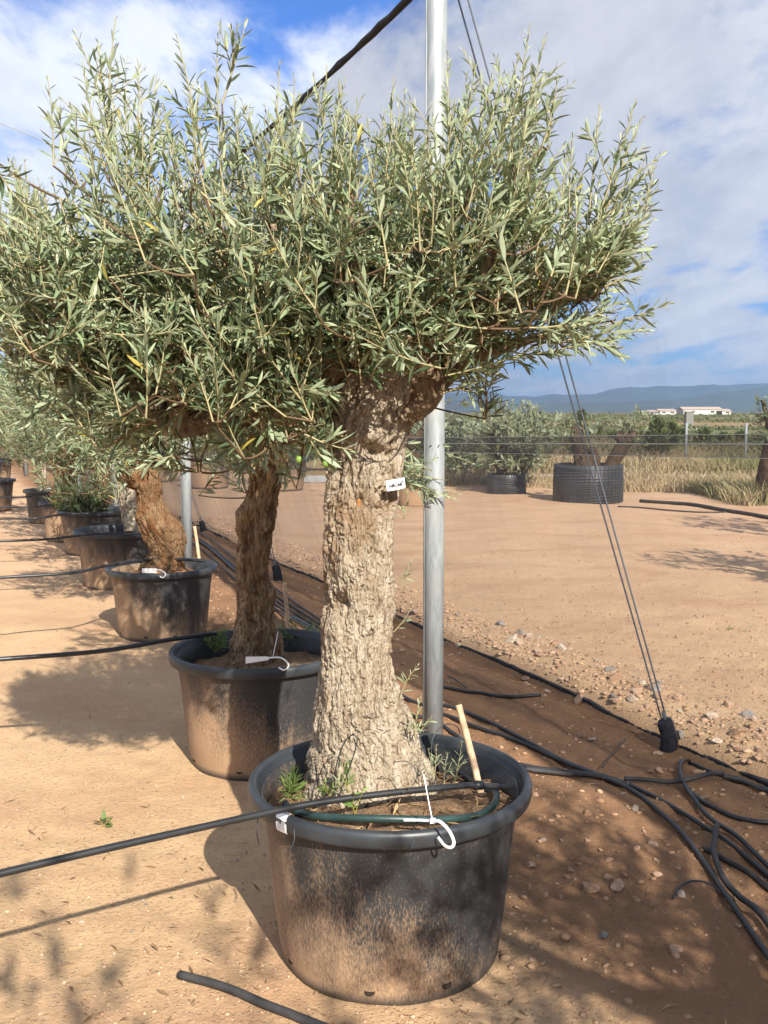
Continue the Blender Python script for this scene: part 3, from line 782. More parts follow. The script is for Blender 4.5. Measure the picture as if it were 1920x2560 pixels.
limbs1 = [wl([(860, 985, 0.0, .075), (760, 1012, -0.02, .050), (620, 1040, -0.06, .038), (480, 1062, -0.10, .036), (425, 1055, -0.10, .036), (370, 990, -0.08, .031), (315, 920, -0.06, .028), (275, 860, -0.03, .026), (240, 760, 0.0, .016), (225, 640, 0.02, .008)]),
          wl([(1010, 1000, -0.02, .085), (1058, 965, -0.05, .068), (1040, 905, -0.07, .050), (1020, 840, -0.08, .036), (1030, 760, -0.06, .024), (1050, 640, -0.04, .014), (1070, 500, -0.02, .007)]),
          wl([(1040, 985, 0.0, .07), (1095, 940, 0.02, .05), (1150, 860, 0.06, .034), (1220, 760, 0.1, .022), (1320, 620, 0.12, .014), (1420, 480, 0.14, .007)]),
          wl([(900, 930, 0.02, .10), (870, 850, 0.06, .06), (820, 760, 0.12, .040), (760, 640, 0.16, .024), (720, 500, 0.18, .012), (700, 400, 0.18, .006)]),
          wl([(930, 940, 0.05, .09), (960, 860, 0.2, .05), (1000, 760, 0.34, .03), (1040, 620, 0.42, .016), (1060, 480, 0.46, .007)]),
          wl([(860, 930, -0.02, .07), (800, 880, -0.14, .040), (740, 800, -0.26, .026), (700, 690, -0.34, .016), (680, 560, -0.38, .008)]),
          wl([(960, 920, -0.04, .07), (930, 840, -0.18, .038), (900, 740, -0.32, .024), (880, 620, -0.4, .014), (880, 480, -0.42, .007)]),
          wl([(640, 1045, -0.04, .04), (600, 960, 0.02, .030), (560, 850, 0.08, .022), (530, 720, 0.1, .014), (520, 560, 0.1, .007)]),
          wl([(440, 1065, -0.08, .036), (450, 980, -0.14, .026), (430, 880, -0.2, .020), (400, 760, -0.24, .012), (380, 620, -0.26, .006)]),
          wl([(1060, 950, .02, .05), (1180, 890, .04, .026), (1320, 850, .04, .014), (1450, 815, .02, .008), (1540, 800, .0, .004)]), wl([(1130, 890, .04, .03), (1260, 790, .0, .02), (1380, 690, -.06, .012), (1490, 590, -.08, .006)]), wl([(1120, 900, .05, .03), (1200, 830, .2, .02), (1300, 740, .3, .012), (1380, 640, .34, .006)]), wl([(1050, 880, -.08, .03), (1120, 800, -.2, .02), (1200, 700, -.3, .012), (1260, 560, -.34, .006)]),
          wl([(300, 900, -0.05, .026), (220, 850, 0.0, .018), (140, 780, 0.05, .012), (80, 690, 0.08, .006)])]
SK1 = np.concatenate([spline(np.array(l), 40)[:, :3] for l in limbs1])
c1 = Crown(11, 0.045, 0.178, 0.0158)
top = np.array([(-60, 470), (0, 430), (60, 410), (130, 440), (195, 360), (240, 230), (290, 220), (345, 260), (440, 280), (500, 320), (545, 240), (620, 270), (700, 270), (770, 280), (850, 240), (920, 290), (1000, 260), (1080, 290), (1150, 240), (1230, 220), (1340, 190), (1375, 330), (1420, 440), (1500, 370), (1590, 330), (1610, 420), (1640, 560)], float)
bot = np.array([(-60, 830), (0, 890), (100, 990), (200, 1060), (300, 1100), (360, 1000), (470, 960), (600, 1080), (700, 1090), (780, 1010), (830, 900), (950, 880), (1050, 890), (1150, 860), (1300, 800), (1450, 740), (1640, 680)], float)
TOP0 = top.copy(); top[:, 1] += 68
top[top[:, 0] > 1360, 1] += 60
tx = [YP(u, v, Y1)[0] for u, v in top]; tz = [YP(u, v, Y1)[2] for u, v in top]
bx_ = [YP(u, v, Y1)[0] for u, v in bot]; bz = [YP(u, v, Y1)[2] for u, v in bot]
xlo, xhi = tx[0], tx[-1]; xc = 0.5 * (xlo + xhi)
n_ok = 0
while n_ok < 820:
    x = c1.r.uniform(xlo, xhi); e = max(0.12, 1 - (abs(x - xc) / (0.5 * (xhi - xlo))) ** 2.4); dy = np.sign(c1.r.uniform(-1, 1)) * c1.r.random() ** .75 * 0.58 * math.sqrt(e)
    zt, zb = np.interp(x, tx, tz), np.interp(x, bx_, bz); zm = 0.45 * zt + 0.55 * zb; q = (dy / 0.62) ** 2
    zt = zm + (zt - zm) * math.sqrt(1 - 0.6 * q); zb = zb + 0.30 * abs(dy)
    if zb > zt - 0.05: continue
    z = zb + (zt - zb) * c1.r.random() ** 0.85
    hh_ = (z - zb) / (zt - zb)
    if c1.r.random() > (1.0 if hh_ < .5 else 1.0 - 1.2 * (hh_ - .5)): continue
    if x > 0.36 and c1.r.random() < 0.40: continue
    tip = np.array([x, Y1 + dy, z])
    out = np.array([(x - xc * 0.5) * 0.75, dy * 0.8, (z - 1.5) * 0.55]); h = (z - zb) / (zt - zb)
    d = out + np.array([0, 0, 0.25 + 0.45 * h]) + c1.r.normal(0, 0.24, 3); d /= np.linalg.norm(d)
    ln = c1.r.uniform(0.16, 0.30) + 0.12 * h * c1.r.random()
    S = tip - d * ln
    if x > .12 and S[2] < np.interp(S[0], bx_, bz) - .03: continue
    c1.shoot(S, tip, 0.07, 0.0026, 0.08, side=int(c1.r.integers(0, 3)), up=0.10 * (1 - h), scale=1.0, young=0.16 * h, gm=1 + .35 * h)
    c1.link(S, SK1); n_ok += 1
for _ in range(130):                      # the thick of the crown, low round the fork
    x = c1.r.uniform(-.75, .42); tip = np.array([x, Y1 + c1.r.uniform(-.12, .5), c1.r.uniform(1.72, 2.08)]); d = np.array([x * .6, c1.r.normal(0, .5), c1.r.uniform(-.1, .6)]) + c1.r.normal(0, .3, 3); d /= np.linalg.norm(d)
    if abs(x + .03) < .18 and tip[1] < Y1 - .02 and tip[2] < 1.9: continue
    S = tip - d * c1.r.uniform(.14, .24); c1.shoot(S, tip, .08, .0026, .06, side=2, up=.05); c1.link(S, SK1)
for _ in range(120):                      # the skirt of leaves that hangs over the left limb
    x = c1.r.uniform(-.85, .12); tip = np.array([x, Y1 - c1.r.uniform(.26, .58), c1.r.uniform(1.76, 2.05)]); d = np.array([c1.r.normal(0, .5), -.6, c1.r.uniform(-.25, .4)]) + c1.r.normal(0, .25, 3); d /= np.linalg.norm(d)
    S = tip - d * c1.r.uniform(.14, .26); c1.shoot(S, tip, .08, .0026, .06, side=1, up=.05); c1.link(S, SK1)
for _ in range(26):                       # low sprays on the right
    x = c1.r.uniform(.25, .72); tip = np.array([x + .08, Y1 + c1.r.uniform(-.3, .35), 1.74 + .16 * (x - .2) + c1.r.uniform(0, .12)]); d = np.array([.9, c1.r.normal(0, .4), c1.r.uniform(-.05, .35)]); d /= np.linalg.norm(d)
    S = tip - d * c1.r.uniform(.16, .3); c1.shoot(S, tip, .08, .0026, .06, side=1, up=.05); c1.link(S, SK1)
TX0 = [YP(u, v, Y1)[0] for u, v in TOP0]; TZ0 = [YP(u, v, Y1)[2] for u, v in TOP0]
for _ in range(430):                      # fine upright shoots that make up the upper crown
    x = c1.r.uniform(xlo + .03, xhi - .02); e = max(0.12, 1 - (abs(x - xc) / (0.5 * (xhi - xlo))) ** 2.4); dy = c1.r.uniform(-1, 1) * 0.50 * math.sqrt(e)
    zt = np.interp(x, TX0, TZ0) - .10 * (dy / .5) ** 2; z = zt - .42 * c1.r.random() ** 1.15 + .02
    d = np.array([(x - xc) * .28, dy * .35, 1.0]) + c1.r.normal(0, .12, 3); d /= np.linalg.norm(d); tip = np.array([x, Y1 + dy, z]); S = tip - d * c1.r.uniform(.15, .28)
    if S[2] < np.interp(S[0], bx_, bz) + (.12 if x > .2 else .06): continue
    c1.shoot(S, tip, .04, .0022, .04, side=int(c1.r.random() < .35), scale=.84, young=.18, gm=1.2); c1.link(S, SK1, .005)
for _ in range(52):                       # leaves hanging about and below the left limb
    x = c1.r.uniform(-1.0, -.18); dy = c1.r.uniform(-.36, .28); tip = np.array([x, Y1 + dy, c1.r.uniform(1.44, 1.72) + .12 * max(0, -x - .7)]); d = np.array([x * .5 + c1.r.normal(0, .35), dy + c1.r.normal(0, .3), c1.r.uniform(-.7, .25)]); d /= np.linalg.norm(d)
    S = tip - d * c1.r.uniform(.12, .24); c1.shoot(S, tip, .10, .0024, .06, side=1, up=-.05, scale=1.05); c1.link(S, SK1)
# the long leaders that break the outline: (tip u, v, foot u, v, depth)
for (u, v, fu, fv, dy) in [(290, 40, 272, 330, .05), (205, 150, 262, 420, .0), (245, 100, 275, 380, .08), (345, 150, 330, 470, -.05), (392, 185, 372, 520, .1), (440, 85, 515, 430, .0), (500, 215, 480, 470, .12), (545, 85, 565, 420, -.05), (618, 45, 555, 260, -.04),
                           (700, 150, 690, 440, .1), (735, 185, 715, 480, -.1), (818, 165, 800, 470, .0), (850, 205, 840, 520, .15), (985, 190, 975, 480, -.08), (1012, 225, 1010, 520, .1), (1120, 130, 1125, 500, -.12), (1165, 180, 1130, 480, .0), (1205, 190, 1170, 520, .05),
                           (1325, 60, 1265, 420, .0), (1362, 85, 1290, 400, .06), (1300, 130, 1240, 430, -.06), (1358, 215, 1290, 470, .1), (1372, 330, 1290, 560, -.1), (1425, 350, 1400, 620, .0), (1500, 262, 1470, 560, .05), (1590, 245, 1490, 560, .0), (1608, 290, 1500, 580, .1), (1612, 400, 1480, 640, -.05),
                           (1640, 545, 1440, 680, .02), (1560, 560, 1400, 720, -.1), (1590, 640, 1400, 760, .1), (1635, 785, 1330, 865, -.03), (1560, 870, 1420, 850, -.05), (1480, 780, 1300, 830, .1), (1520, 700, 1330, 790, -.12), (1300, 905, 1110, 955, -.02), (1210, 950, 1100, 985, -.04), (1560, 470, 1420, 690, .0), (1470, 560, 1380, 760, .1),
                           (60, 395, 90, 640, .0), (15, 440, 60, 680, .1), (130, 440, 160, 700, -.08), (165, 480, 190, 720, .1), (95, 470, 120, 740, -.2)]:
    S, T = YP(fu, fv, Y1 + dy), YP(u, v, Y1 + dy); long_ = np.linalg.norm(T - S) > 0.2
    c1.shoot(S, T, 0.035, 0.0034, 0.02, side=3 if long_ else 1, up=-0.03, scale=0.92, young=0.2, gm=1.3); c1.link(S, SK1, 0.007)
# rosettes hanging low, in front of the left limb and the trunk's shoulder
for (u, v, fu, fv, dy, sd) in [(470, 905, 455, 1010, -.34, 2), (540, 930, 470, 1000, -.33, 1), (400, 930, 450, 1000, -.33, 1), (505, 985, 460, 1010, -.35, 1), (845, 830, 760, 960, -.32, 1), (870, 985, 740, 975, -.34, 2), (800, 930, 720, 1000, -.3, 2), (880, 1125, 760, 1085, -.28, 2), (830, 1175, 770, 1090, -.27, 1), (700, 1100, 660, 1010, -.25, 2),
                              (640, 900, 640, 1030, -.3, 2), (590, 1020, 640, 1000, -.3, 2), (700, 880, 690, 1000, -.32, 2), (160, 985, 300, 960, -.25, 2), (200, 1060, 330, 1010, -.2, 2), (100, 870, 230, 930, -.2, 2), (270, 1000, 330, 940, -.22, 2), (350, 1060, 340, 960, -.1, 2), (1010, 900, 1000, 860, -.38, 2), (960, 870, 985, 820, -.36, 2), (1075, 830, 1040, 800, -.3, 2),
                              (1180, 880, 1080, 850, -.25, 2), (880, 880, 900, 800, -.36, 2), (760, 1060, 720, 960, -.22, 2), (560, 1100, 640, 1020, -.1, 2), (620, 1150, 660, 1040, -.05, 2)]:
    S, T = YP(fu, fv, Y1 + dy), YP(u, v, Y1 + dy); c1.shoot(S, T, 0.10, 0.003, 0.05, side=sd, up=0.04, scale=1.25, young=0.0); c1.link(S, SK1)
# suckers on the butt of the trunk
for (u, v, fu, fv, dy) in [(1050, 1740, 1035, 1830, -.10), (1080, 1790, 1040, 1840, -.10), (1030, 1790, 1040, 1850, -.11), (1155, 1850, 1135, 1960, -.12), (1090, 1860, 1085, 1950, -.16), (1120, 1880, 1110, 1960, -.15), (1070, 1870, 1085, 1950, -.17), (1048, 1660, 1000, 1745, -.03), (1030, 1520, 985, 1580, .0), (845, 1920, 850, 2000, -.28), (1030, 1395, 1000, 1470, .02), (1020, 1220, 1010, 1300, .05), (870, 1870, 860, 1960, -.27)]:
    c1.shoot(YP(fu, fv, Y1 + dy), YP(u, v, Y1 + dy), 0.08, 0.0016, 0.1, side=1, scale=0.5, young=0.35)
loc1 = (-0.04, Y1, 0.40)
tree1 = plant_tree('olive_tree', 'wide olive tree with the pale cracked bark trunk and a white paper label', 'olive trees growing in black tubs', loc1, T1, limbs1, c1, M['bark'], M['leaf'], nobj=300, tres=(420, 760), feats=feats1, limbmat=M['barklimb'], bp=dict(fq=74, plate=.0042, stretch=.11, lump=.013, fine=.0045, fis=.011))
# scar of bare wood and two fruits
p = YP(897, 1262, Y1 - 0.082); V, F, _ = bark_tube([[p[0], p[1] + .012, p[2] - .03, .003], [p[0] - .002, p[1] + .004, p[2] - .012, .006], [p[0], p[1] + .003, p[2] + .008, .007], [p[0], p[1] + .012, p[2] + .02, .003]], 20, 30, 5, plate=.001, lump=.02)
ob('bark_scar', mesh_from('bark_scar', V - np.array(loc1), F), M['wood'], tree1)
V, F = lathe([(0.0, -0.011), (0.006, -0.0095), (0.0095, -0.003), (0.0095, 0.003), (0.006, 0.0095), (0.0, 0.011)], 18); OLV = mesh_from('olive', V, F); OLV.materials.append(M['olive'])
for (u, v, dy) in [(815, 1158, -.27), (1137, 940, -.03), (748, 1148, -.2)]:
    q = YP(u, v, Y1 + dy) - np.array(loc1); ob('olive_fruit', OLV, None, tree1, q)
    V, F = tube([q + [0, 0, 0.008], q + [0.006, 0.004, 0.03], q + [0.0, 0.01, 0.06]], 0.0012, 5); ob('stalk', mesh_from('stalk', V, F), M['twig'], tree1)


# ------------------------------------------------------------------ the other olive trees of the row
def round_crown(seed, cx, cy, cz, rx, ry, rz, n, sk, L=0.055, wid=0.17, gap=0.02, lens=(0.16, 0.32), upw=0.45, side=(0, 2), sides=3, young=0.0):
    c = Crown(seed, L, wid, gap)
    for _ in range(n):
        v = c.r.normal(0, 1, 3); v /= np.linalg.norm(v); rr = c.r.random() ** 0.42
        tip = np.array([cx + v[0] * rx * rr, cy + v[1] * ry * rr, cz + v[2] * rz * rr])
        d = v * np.array([.7, .7, .4]) + np.array([0, 0, upw]) + c.r.normal(0, .25, 3); d /= np.linalg.norm(d)
        ln = c.r.uniform(*lens); S = tip - d * ln
        c.shoot(S, tip, .07, .0026, .06, side=int(c.r.integers(*side)), sides=sides, young=young)
        c.link(S, sk)
    return c


GRP = 'olive trees growing in black tubs'
# two
y2 = 4.59
T2 = edges([(1690, 552, 728), (1640, 562, 716), (1600, 573, 710), (1560, 583, 692), (1500, 584, 688), (1450, 584, 682), (1400, 585, 678), (1345, 589, 683), (1310, 588, 689), (1260, 603, 701), (1225, 613, 708), (1150, 616, 722), (1080, 618, 735), (1030, 640, 715)], y2)
b2 = lambda u, v, dy, sr, a: (YP(u, v, y2 + dy)[0], y2 + dy, YP(u, v, y2)[2], sr, a)
feats2 = [b2(700, 1478, -.02, .055, .06), b2(620, 1310, -.1, .03, -.03), b2(650, 1455, -.1, .03, -.02), b2(665, 1250, -.1, .025, -.018), b2(600, 1280, -.05, .04, .02), b2(600, 1350, -.06, .04, -.012)]
w2 = lambda pts: [[*YP(u, v, y2 + dy), r] for (u, v, dy, r) in pts]
limbs2 = [w2([(660, 1090, 0, .10), (620, 1020, -.1, .07), (560, 940, -.2, .05), (500, 850, -.25, .03), (470, 740, -.25, .012)]), w2([(690, 1090, 0, .10), (740, 1010, .05, .07), (800, 900, .1, .045), (840, 780, .1, .02)]), w2([(675, 1080, .05, .09), (670, 960, .25, .06), (660, 840, .35, .03), (650, 700, .35, .012)])]
SK2 = np.concatenate([spline(np.array(l), 30)[:, :3] for l in limbs2])
cc = YP(640, 900, y2)
c2 = round_crown(22, cc[0], y2, cc[2] + .05, .82, .68, .60, 250, SK2)
for (u, v, fu, fv, dy) in [(590, 1215, 620, 1150, -.35), (600, 1180, 640, 1110, -.36), (720, 1215, 690, 1140, -.3), (760, 1195, 700, 1120, -.2), (745, 1160, 690, 1090, -.3), (480, 1130, 590, 1090, -.1), (500, 1160, 610, 1120, .1), (440, 1100, 560, 1060, .0), (540, 1140, 620, 1080, .1), (660, 1180, 670, 1100, -.38), (560, 1120, 600, 1040, -.3), (690, 1150, 680, 1070, -.35)]:
    S, T = YP(fu, fv, y2 + dy), YP(u, v, y2 + dy); c2.shoot(S, T, .1, .003, .05, side=3, scale=1.0, young=.15); c2.link(S, SK2)
for (fu, fv, dy) in [(1030, 1190, .1), (1050, 1165, .0), (1040, 1225, .15), (1060, 1240, .1), (1045, 1150, .2)]:      # sprays reaching past the post
    A = YP(fu - 180, fv - 60, y2 + dy); B = YP(fu + 30 + 55 * abs(dy) * 10, fv + 10, y2 + dy)
    c2.shoot(A, B, .06, .003, .3, side=3, scale=1.0); c2.link(A, SK2)
plant_tree('olive_tree', 'olive tree whose dark brown mottled trunk has a round burl on its side', GRP, (T2[0][0], y2, 0.40), T2, limbs2, c2, M['bark2'], M['leaf'], nobj=120, tres=(220, 340), feats=feats2, bp=dict(lump=.030, plate=.007, fq=42, stretch=.2, fine=.005))
# three
y3 = 7.23
T3 = edges([(1440, 335, 480), (1415, 352, 472), (1390, 372, 462), (1350, 366, 461), (1320, 352, 450), (1290, 345, 432), (1260, 344, 410), (1220, 333, 406), (1185, 328, 397), (1150, 326, 383), (1110, 322, 368), (1060, 315, 365)], y3)
b3 = lambda u, v, dy, sr, a: (YP(u, v, y3 + dy)[0], y3 + dy, YP(u, v, y3)[2], sr, a)
feats3 = [b3(435, 1320, -.05, .07, .04), b3(405, 1298, -.13, .025, -.03), b3(370, 1335, -.1, .06, -.015), b3(400, 1390, -.1, .04, -.02), b3(350, 1285, -.06, .05, .02)]
w3 = lambda pts: [[*YP(u, v, y3 + dy), r] for (u, v, dy, r) in pts]
limbs3 = [w3([(350, 1200, -.02, .09), (318, 1190, -.04, .075), (300, 1178, -.05, .055)]), w3([(345, 1100, 0, .07), (320, 1040, -.1, .05), (270, 960, -.15, .03), (230, 880, -.15, .01)]), w3([(345, 1100, 0, .07), (380, 1020, .1, .05), (430, 930, .15, .025), (450, 850, .15, .01)]), w3([(345, 1090, .05, .06), (340, 1000, .25, .04), (330, 900, .3, .02)])]
SK3 = np.concatenate([spline(np.array(l), 30)[:, :3] for l in limbs3[1:]])
cc = YP(270, 985, y3)
c3 = round_crown(33, cc[0], y3, cc[2], .95, .7, .60, 360, SK3, L=.058, gap=.022, side=(0, 2))
for (u, v, fu, fv) in [(420, 1130, 350, 1080), (450, 1110, 370, 1050), (330, 1190, 250, 1130), (250, 1200, 240, 1120), (180, 1190, 220, 1100), (390, 1100, 360, 1040)]:
    S, T = YP(fu, fv, y3 - .3), YP(u, v, y3 - .35); c3.shoot(S, T, .1, .003, .05, side=3); c3.link(S, SK3)
plant_tree('olive_tree', 'olive tree with ochre trunk, pale burl and orange earth at its foot', GRP, (T3[0][0], y3, 0.40), T3, limbs3, c3, M['bark3'], M['leaf'], tres=(160, 240), feats=feats3, bp=dict(lump=.035, plate=.008, fq=40, stretch=.25))
# orange root ball
V, F = lathe([(0.30, .365), (.27, .40), (.20, .43), (.13, .455), (.02, .47)], 48); V = V + np.stack([0 * V[:, 0], 0 * V[:, 0], .03 * fbm(V * 14, 4, 4)], 1)
tag(ob('root_ball', mesh_from('root_ball', V, F), simple('orange_earth', (.40, .215, .10), .95, .25, 25, .1, .8, .01), None, (T3[0][0], y3, 0.01)), 'mound of orange earth round the foot of the ochre trunk', 'earth mound')


def back_tree(name, label, yb, rows, crown_px, rads, n, seed, bark, limbs_px, tres=(90, 120), low=True, L=.07, wid=.22, gap=.03, group=GRP, bp=None, base=0.40):
    T = edges(rows, yb); w = lambda pts: [[*YP(u, v, yb + dy), r] for (u, v, dy, r) in pts]
    lb = [w(l) for l in limbs_px]; sk = np.concatenate([spline(np.array(l), 20)[:, :3] for l in lb]); cc_ = YP(*crown_px, yb)
    c = round_crown(seed, cc_[0], yb, cc_[2], *rads, n, sk, L=L, wid=wid, gap=gap, side=(0, 2))
    return plant_tree(name, label, group, (T[0][0], yb, base), T, lb, c, bark, M['farleaf'], tres=tres, low=low, bp=bp)


back_tree('olive_tree', 'olive tree with the pale leaning trunk behind the ochre one', 9.2, [(1400, 300, 385), (1360, 305, 375), (1330, 308, 362), (1270, 300, 345), (1210, 290, 335), (1150, 285, 330)], (230, 1000), (.95, .8, .58), 300, 44, M['bark'], [[(305, 1150, 0, .09), (260, 1080, 0, .06), (220, 1000, 0, .03), (190, 920, 0, .01)], [(310, 1150, 0, .09), (350, 1070, .1, .06), (380, 980, .1, .02)]])
back_tree('olive_tree', 'stubby olive tree grown over by leafy suckers in the brown-stained tub', 11.37, [(1330, 225, 275), (1290, 230, 270), (1220, 235, 270), (1160, 230, 275)], (180, 1040), (.95, .8, .58), 280, 55, M['bark3'], [[(250, 1170, 0, .07), (220, 1100, 0, .05), (190, 1000, 0, .02)], [(255, 1170, 0, .07), (290, 1090, 0, .04), (310, 1000, 0, .01)]])
back_tree('olive_tree', 'olive tree with a thick gnarled trunk and wide root mound', 12.5, [(1285, 108, 235), (1262, 118, 215), (1235, 128, 200), (1200, 133, 192), (1160, 132, 190), (1130, 125, 195)], (110, 1040), (1.0, .8, .58), 280, 66, M['bark3'], [[(150, 1140, 0, .12), (110, 1080, 0, .07), (70, 1000, 0, .02)], [(170, 1140, 0, .12), (200, 1080, 0, .06), (230, 1000, 0, .02)]], bp=dict(lump=.05))
back_tree('olive_tree', 'slender olive tree in the small dark tub', 14.45, [(1260, 92, 118), (1220, 94, 116), (1160, 92, 116), (1110, 85, 112)], (50, 1040), (1.0, .8, .62), 260, 77, M['bark'], [[(98, 1120, 0, .06), (60, 1060, 0, .04), (20, 980, 0, .01)], [(100, 1120, 0, .06), (130, 1050, 0, .03), (150, 980, 0, .01)]])
# leafy suckers in the tub of tree five
s5 = empty('sucker_bush', (-3.35, 11.2, 0.42), 'low bush of olive suckers sprouting in the brown-stained tub', 'bush')
c5 = Crown(58, .085, .2, .035)
for k in range(26):
    b = np.array([-3.35 + c5.r.normal(0, .12), 11.2 + c5.r.normal(0, .1), .42]); c5.shoot(b, b + np.array([c5.r.normal(0, .2), c5.r.normal(0, .15), c5.r.uniform(.25, .6)]), .1, .003, .1, side=1)
pos, d, nm, L, w, at = c5.done(); V, F, A = leaf_geo(pos - np.array([-3.35, 11.2, .42]), d, nm, L, w, at)
tag(ob('leaves', mesh_from('leaves', V, F, A), M['farleaf'], s5), kind='stuff'); c5.tw.V = [v - np.array([-3.35, 11.2, .42]) for v in c5.tw.V]; tag(ob('twigs', c5.tw.mesh('twigs'), M['twig'], s5), kind='stuff')

# the next tree of the row, behind the photographer's shoulder: its crown shades the right foreground
S0 = np.array([1.80, 0.20]); zb0 = gz(*S0)
make_pot((1.80, 0.20), 'black tub next in the row, beside the photographer', 1.0, 19)
sk0 = np.array([[1.80, .20, 1.6 + .1 * k] for k in range(6)])
c0 = round_crown(99, 1.80, .20, 2.12, .98, .85, .56, 360, sk0, L=.062, gap=.022, side=(0, 2))
plant_tree('olive_tree', 'olive tree next in the row, its crown throwing shade on the foreground earth', GRP, (1.80, .20, .4), [[1.80, .20, .35, .17], [1.80, .20, .7, .13], [1.78, .20, 1.2, .12], [1.80, .20, 1.7, .10]], [[[1.80, .20, 1.6, .09], [1.6, .1, 1.8, .05], [1.4, .05, 2.1, .02]], [[1.80, .20, 1.6, .09], [2.0, .25, 1.85, .05], [2.15, .3, 2.2, .02]]], c0, M['bark'], M['leaf'], tres=(80, 100), low=True)

# far potted olives at the end of the row and behind the net
V, F = lathe(body_prof, 32); FP = mesh_from('tub_body_far', V, F); FP.materials.append(M['pot']); V, F = lathe(rim_prof, 32); FR = mesh_from('tub_rim_far', V, F); FR.materials.append(M['rim'])


def far_potted(x, y, s, label_t, label_p, seed, ch=1.0, n=70, group='olive trees standing far off', pot=True, L=.11):
    if pot:
        r = empty('plant_tub', (x, y, gz(x, y) - .01), label_p, 'plant pot', 'tubs standing far off'); r.scale = (s, s, s * 1.1); ob('tub_body', FP, None, r); ob('rim', FR, None, r); ob('soil', soil_mesh(seed), M['soil'], r)
    b = 0.42 * s if pot else gz(x, y); h0 = b + .75 * ch; lb = [[[x, y, h0 - .1, .09], [x - .25, y, h0 + .25, .05], [x - .4, y, h0 + .6, .02]], [[x, y, h0 - .1, .09], [x + .25, y + .1, h0 + .25, .05], [x + .4, y, h0 + .6, .02]]]
    sk = np.concatenate([spline(np.array(l), 12)[:, :3] for l in lb]); c = round_crown(seed, x, y, h0 + .55 * ch, .85 * ch, .8 * ch, .6 * ch, n, sk, L=L, wid=.28, gap=.045, side=(0, 2))
    plant_tree('olive_tree', label_t, group, (x, y, b), [[x, y, b - .03, .17], [x + .02, y, b + .2, .13], [x - .02, y, b + .5 * ch, .12], [x, y, h0, .11]], lb, c, M['barkfar'], M['farleaf'], tres=(36, 40), low=True)


far_potted(-8.2, 20.2, 1.15, 'far olive tree in the tub beyond the last steel post', 'far black tub in front of the last steel post', 201)
far_potted(-9.0, 23.0, 1.1, 'far olive tree behind the last steel post', 'far black tub behind the last steel post', 202)
far_potted(-11.2, 26.0, 1.1, 'far olive tree farthest down the row', 'far black tub farthest down the row', 203, 1.3)
far_potted(-6.4, 16.2, .95, 'olive tree near the end of the row behind the slender trunk', 'black tub near the end of the row', 204)
for k, (x, y) in enumerate([(-3.6, 20.5), (-2.0, 19.8), (-5.2, 22.5), (0.50, 16.6)]):
    lt = ['olive tree in a tub seen dimly through the net beside the second steel post', 'olive tree in a tub seen dimly through the net behind the mottled trunk', 'olive tree in a tub far behind the net', 'bushy olive tree behind the front steel post beyond the net'][k]
    lp = ['tub seen dimly through the net beside the second steel post', 'tub seen dimly through the net behind the mottled trunk', 'tub far behind the net', 'grey tub half hidden by the front steel post beyond the net'][k]
    far_potted(x, y, .8 if k == 3 else 1.2, lt, lp, 210 + k, 1.15, 80, 'olive trees in the yard behind the net')

far_potted(4.6, 7.7, 1.0, 'olive tree in the yard whose shade falls on the yard earth', 'tub in the yard beyond the net, out by the shade patch', 221, 1.1, 110, 'olive trees in the yard behind the net')
far_potted(5.9, 11.2, 1.0, 'second olive tree in the yard throwing shade beside the thick pipe', 'second tub in the yard beyond the net', 222, 1.1, 110, 'olive trees in the yard behind the net')
far_potted(.86, -2.05, 1.1, 'tall olive tree behind the photographer throwing blotches of shade', 'tub behind the photographer', 223, 1.75, 120, GRP)
# ------------------------------------------------------------------ net wall, posts, guys
def net_pt(s, z):
    t = np.clip(z / NET_H, 0, 1); off = NET_OFF * (1 - t) + 0.065 * t
    return POST1 + ND * s + NN * off + np.array([0, 0, z])


net = empty('shade_net', tuple(POST1 + NN * NET_OFF), 'tall translucent grey shade net sloping from the post tops to the ground', 'net')
NL = np.array(net.location)
ss = np.linspace(-7, 44, 205); hh = np.linspace(0, 1, 13); V = []
for s in ss:
    b = net_pt(s, 0); zg = gz(b[0], b[1]) - .02; sag = 0.05 * (1 - ((s % 5.25) / 2.62 - 1) ** 2)
    for h in hh:
        z = zg + (NET_H - sag - zg) * h; q = net_pt(s, max(z, 0)); q[2] = z
        q = q + NN * (0.05 * math.sin(h * math.pi) * math.sin(s * 1.15) + .015 * math.sin(s * 4.1 + h * 5) * math.sin(h * math.pi)); V.append(q - NL)
nh = len(hh); i = np.arange(len(ss) - 1)[:, None] * nh; j = np.arange(nh - 1)[None]
F = np.stack([i + j, i + nh + j, i + nh + j + 1, i + j + 1], -1).reshape(-1, 4)
ob('net_sheet', mesh_from('net_sheet', np.array(V), F), M['net'], net)
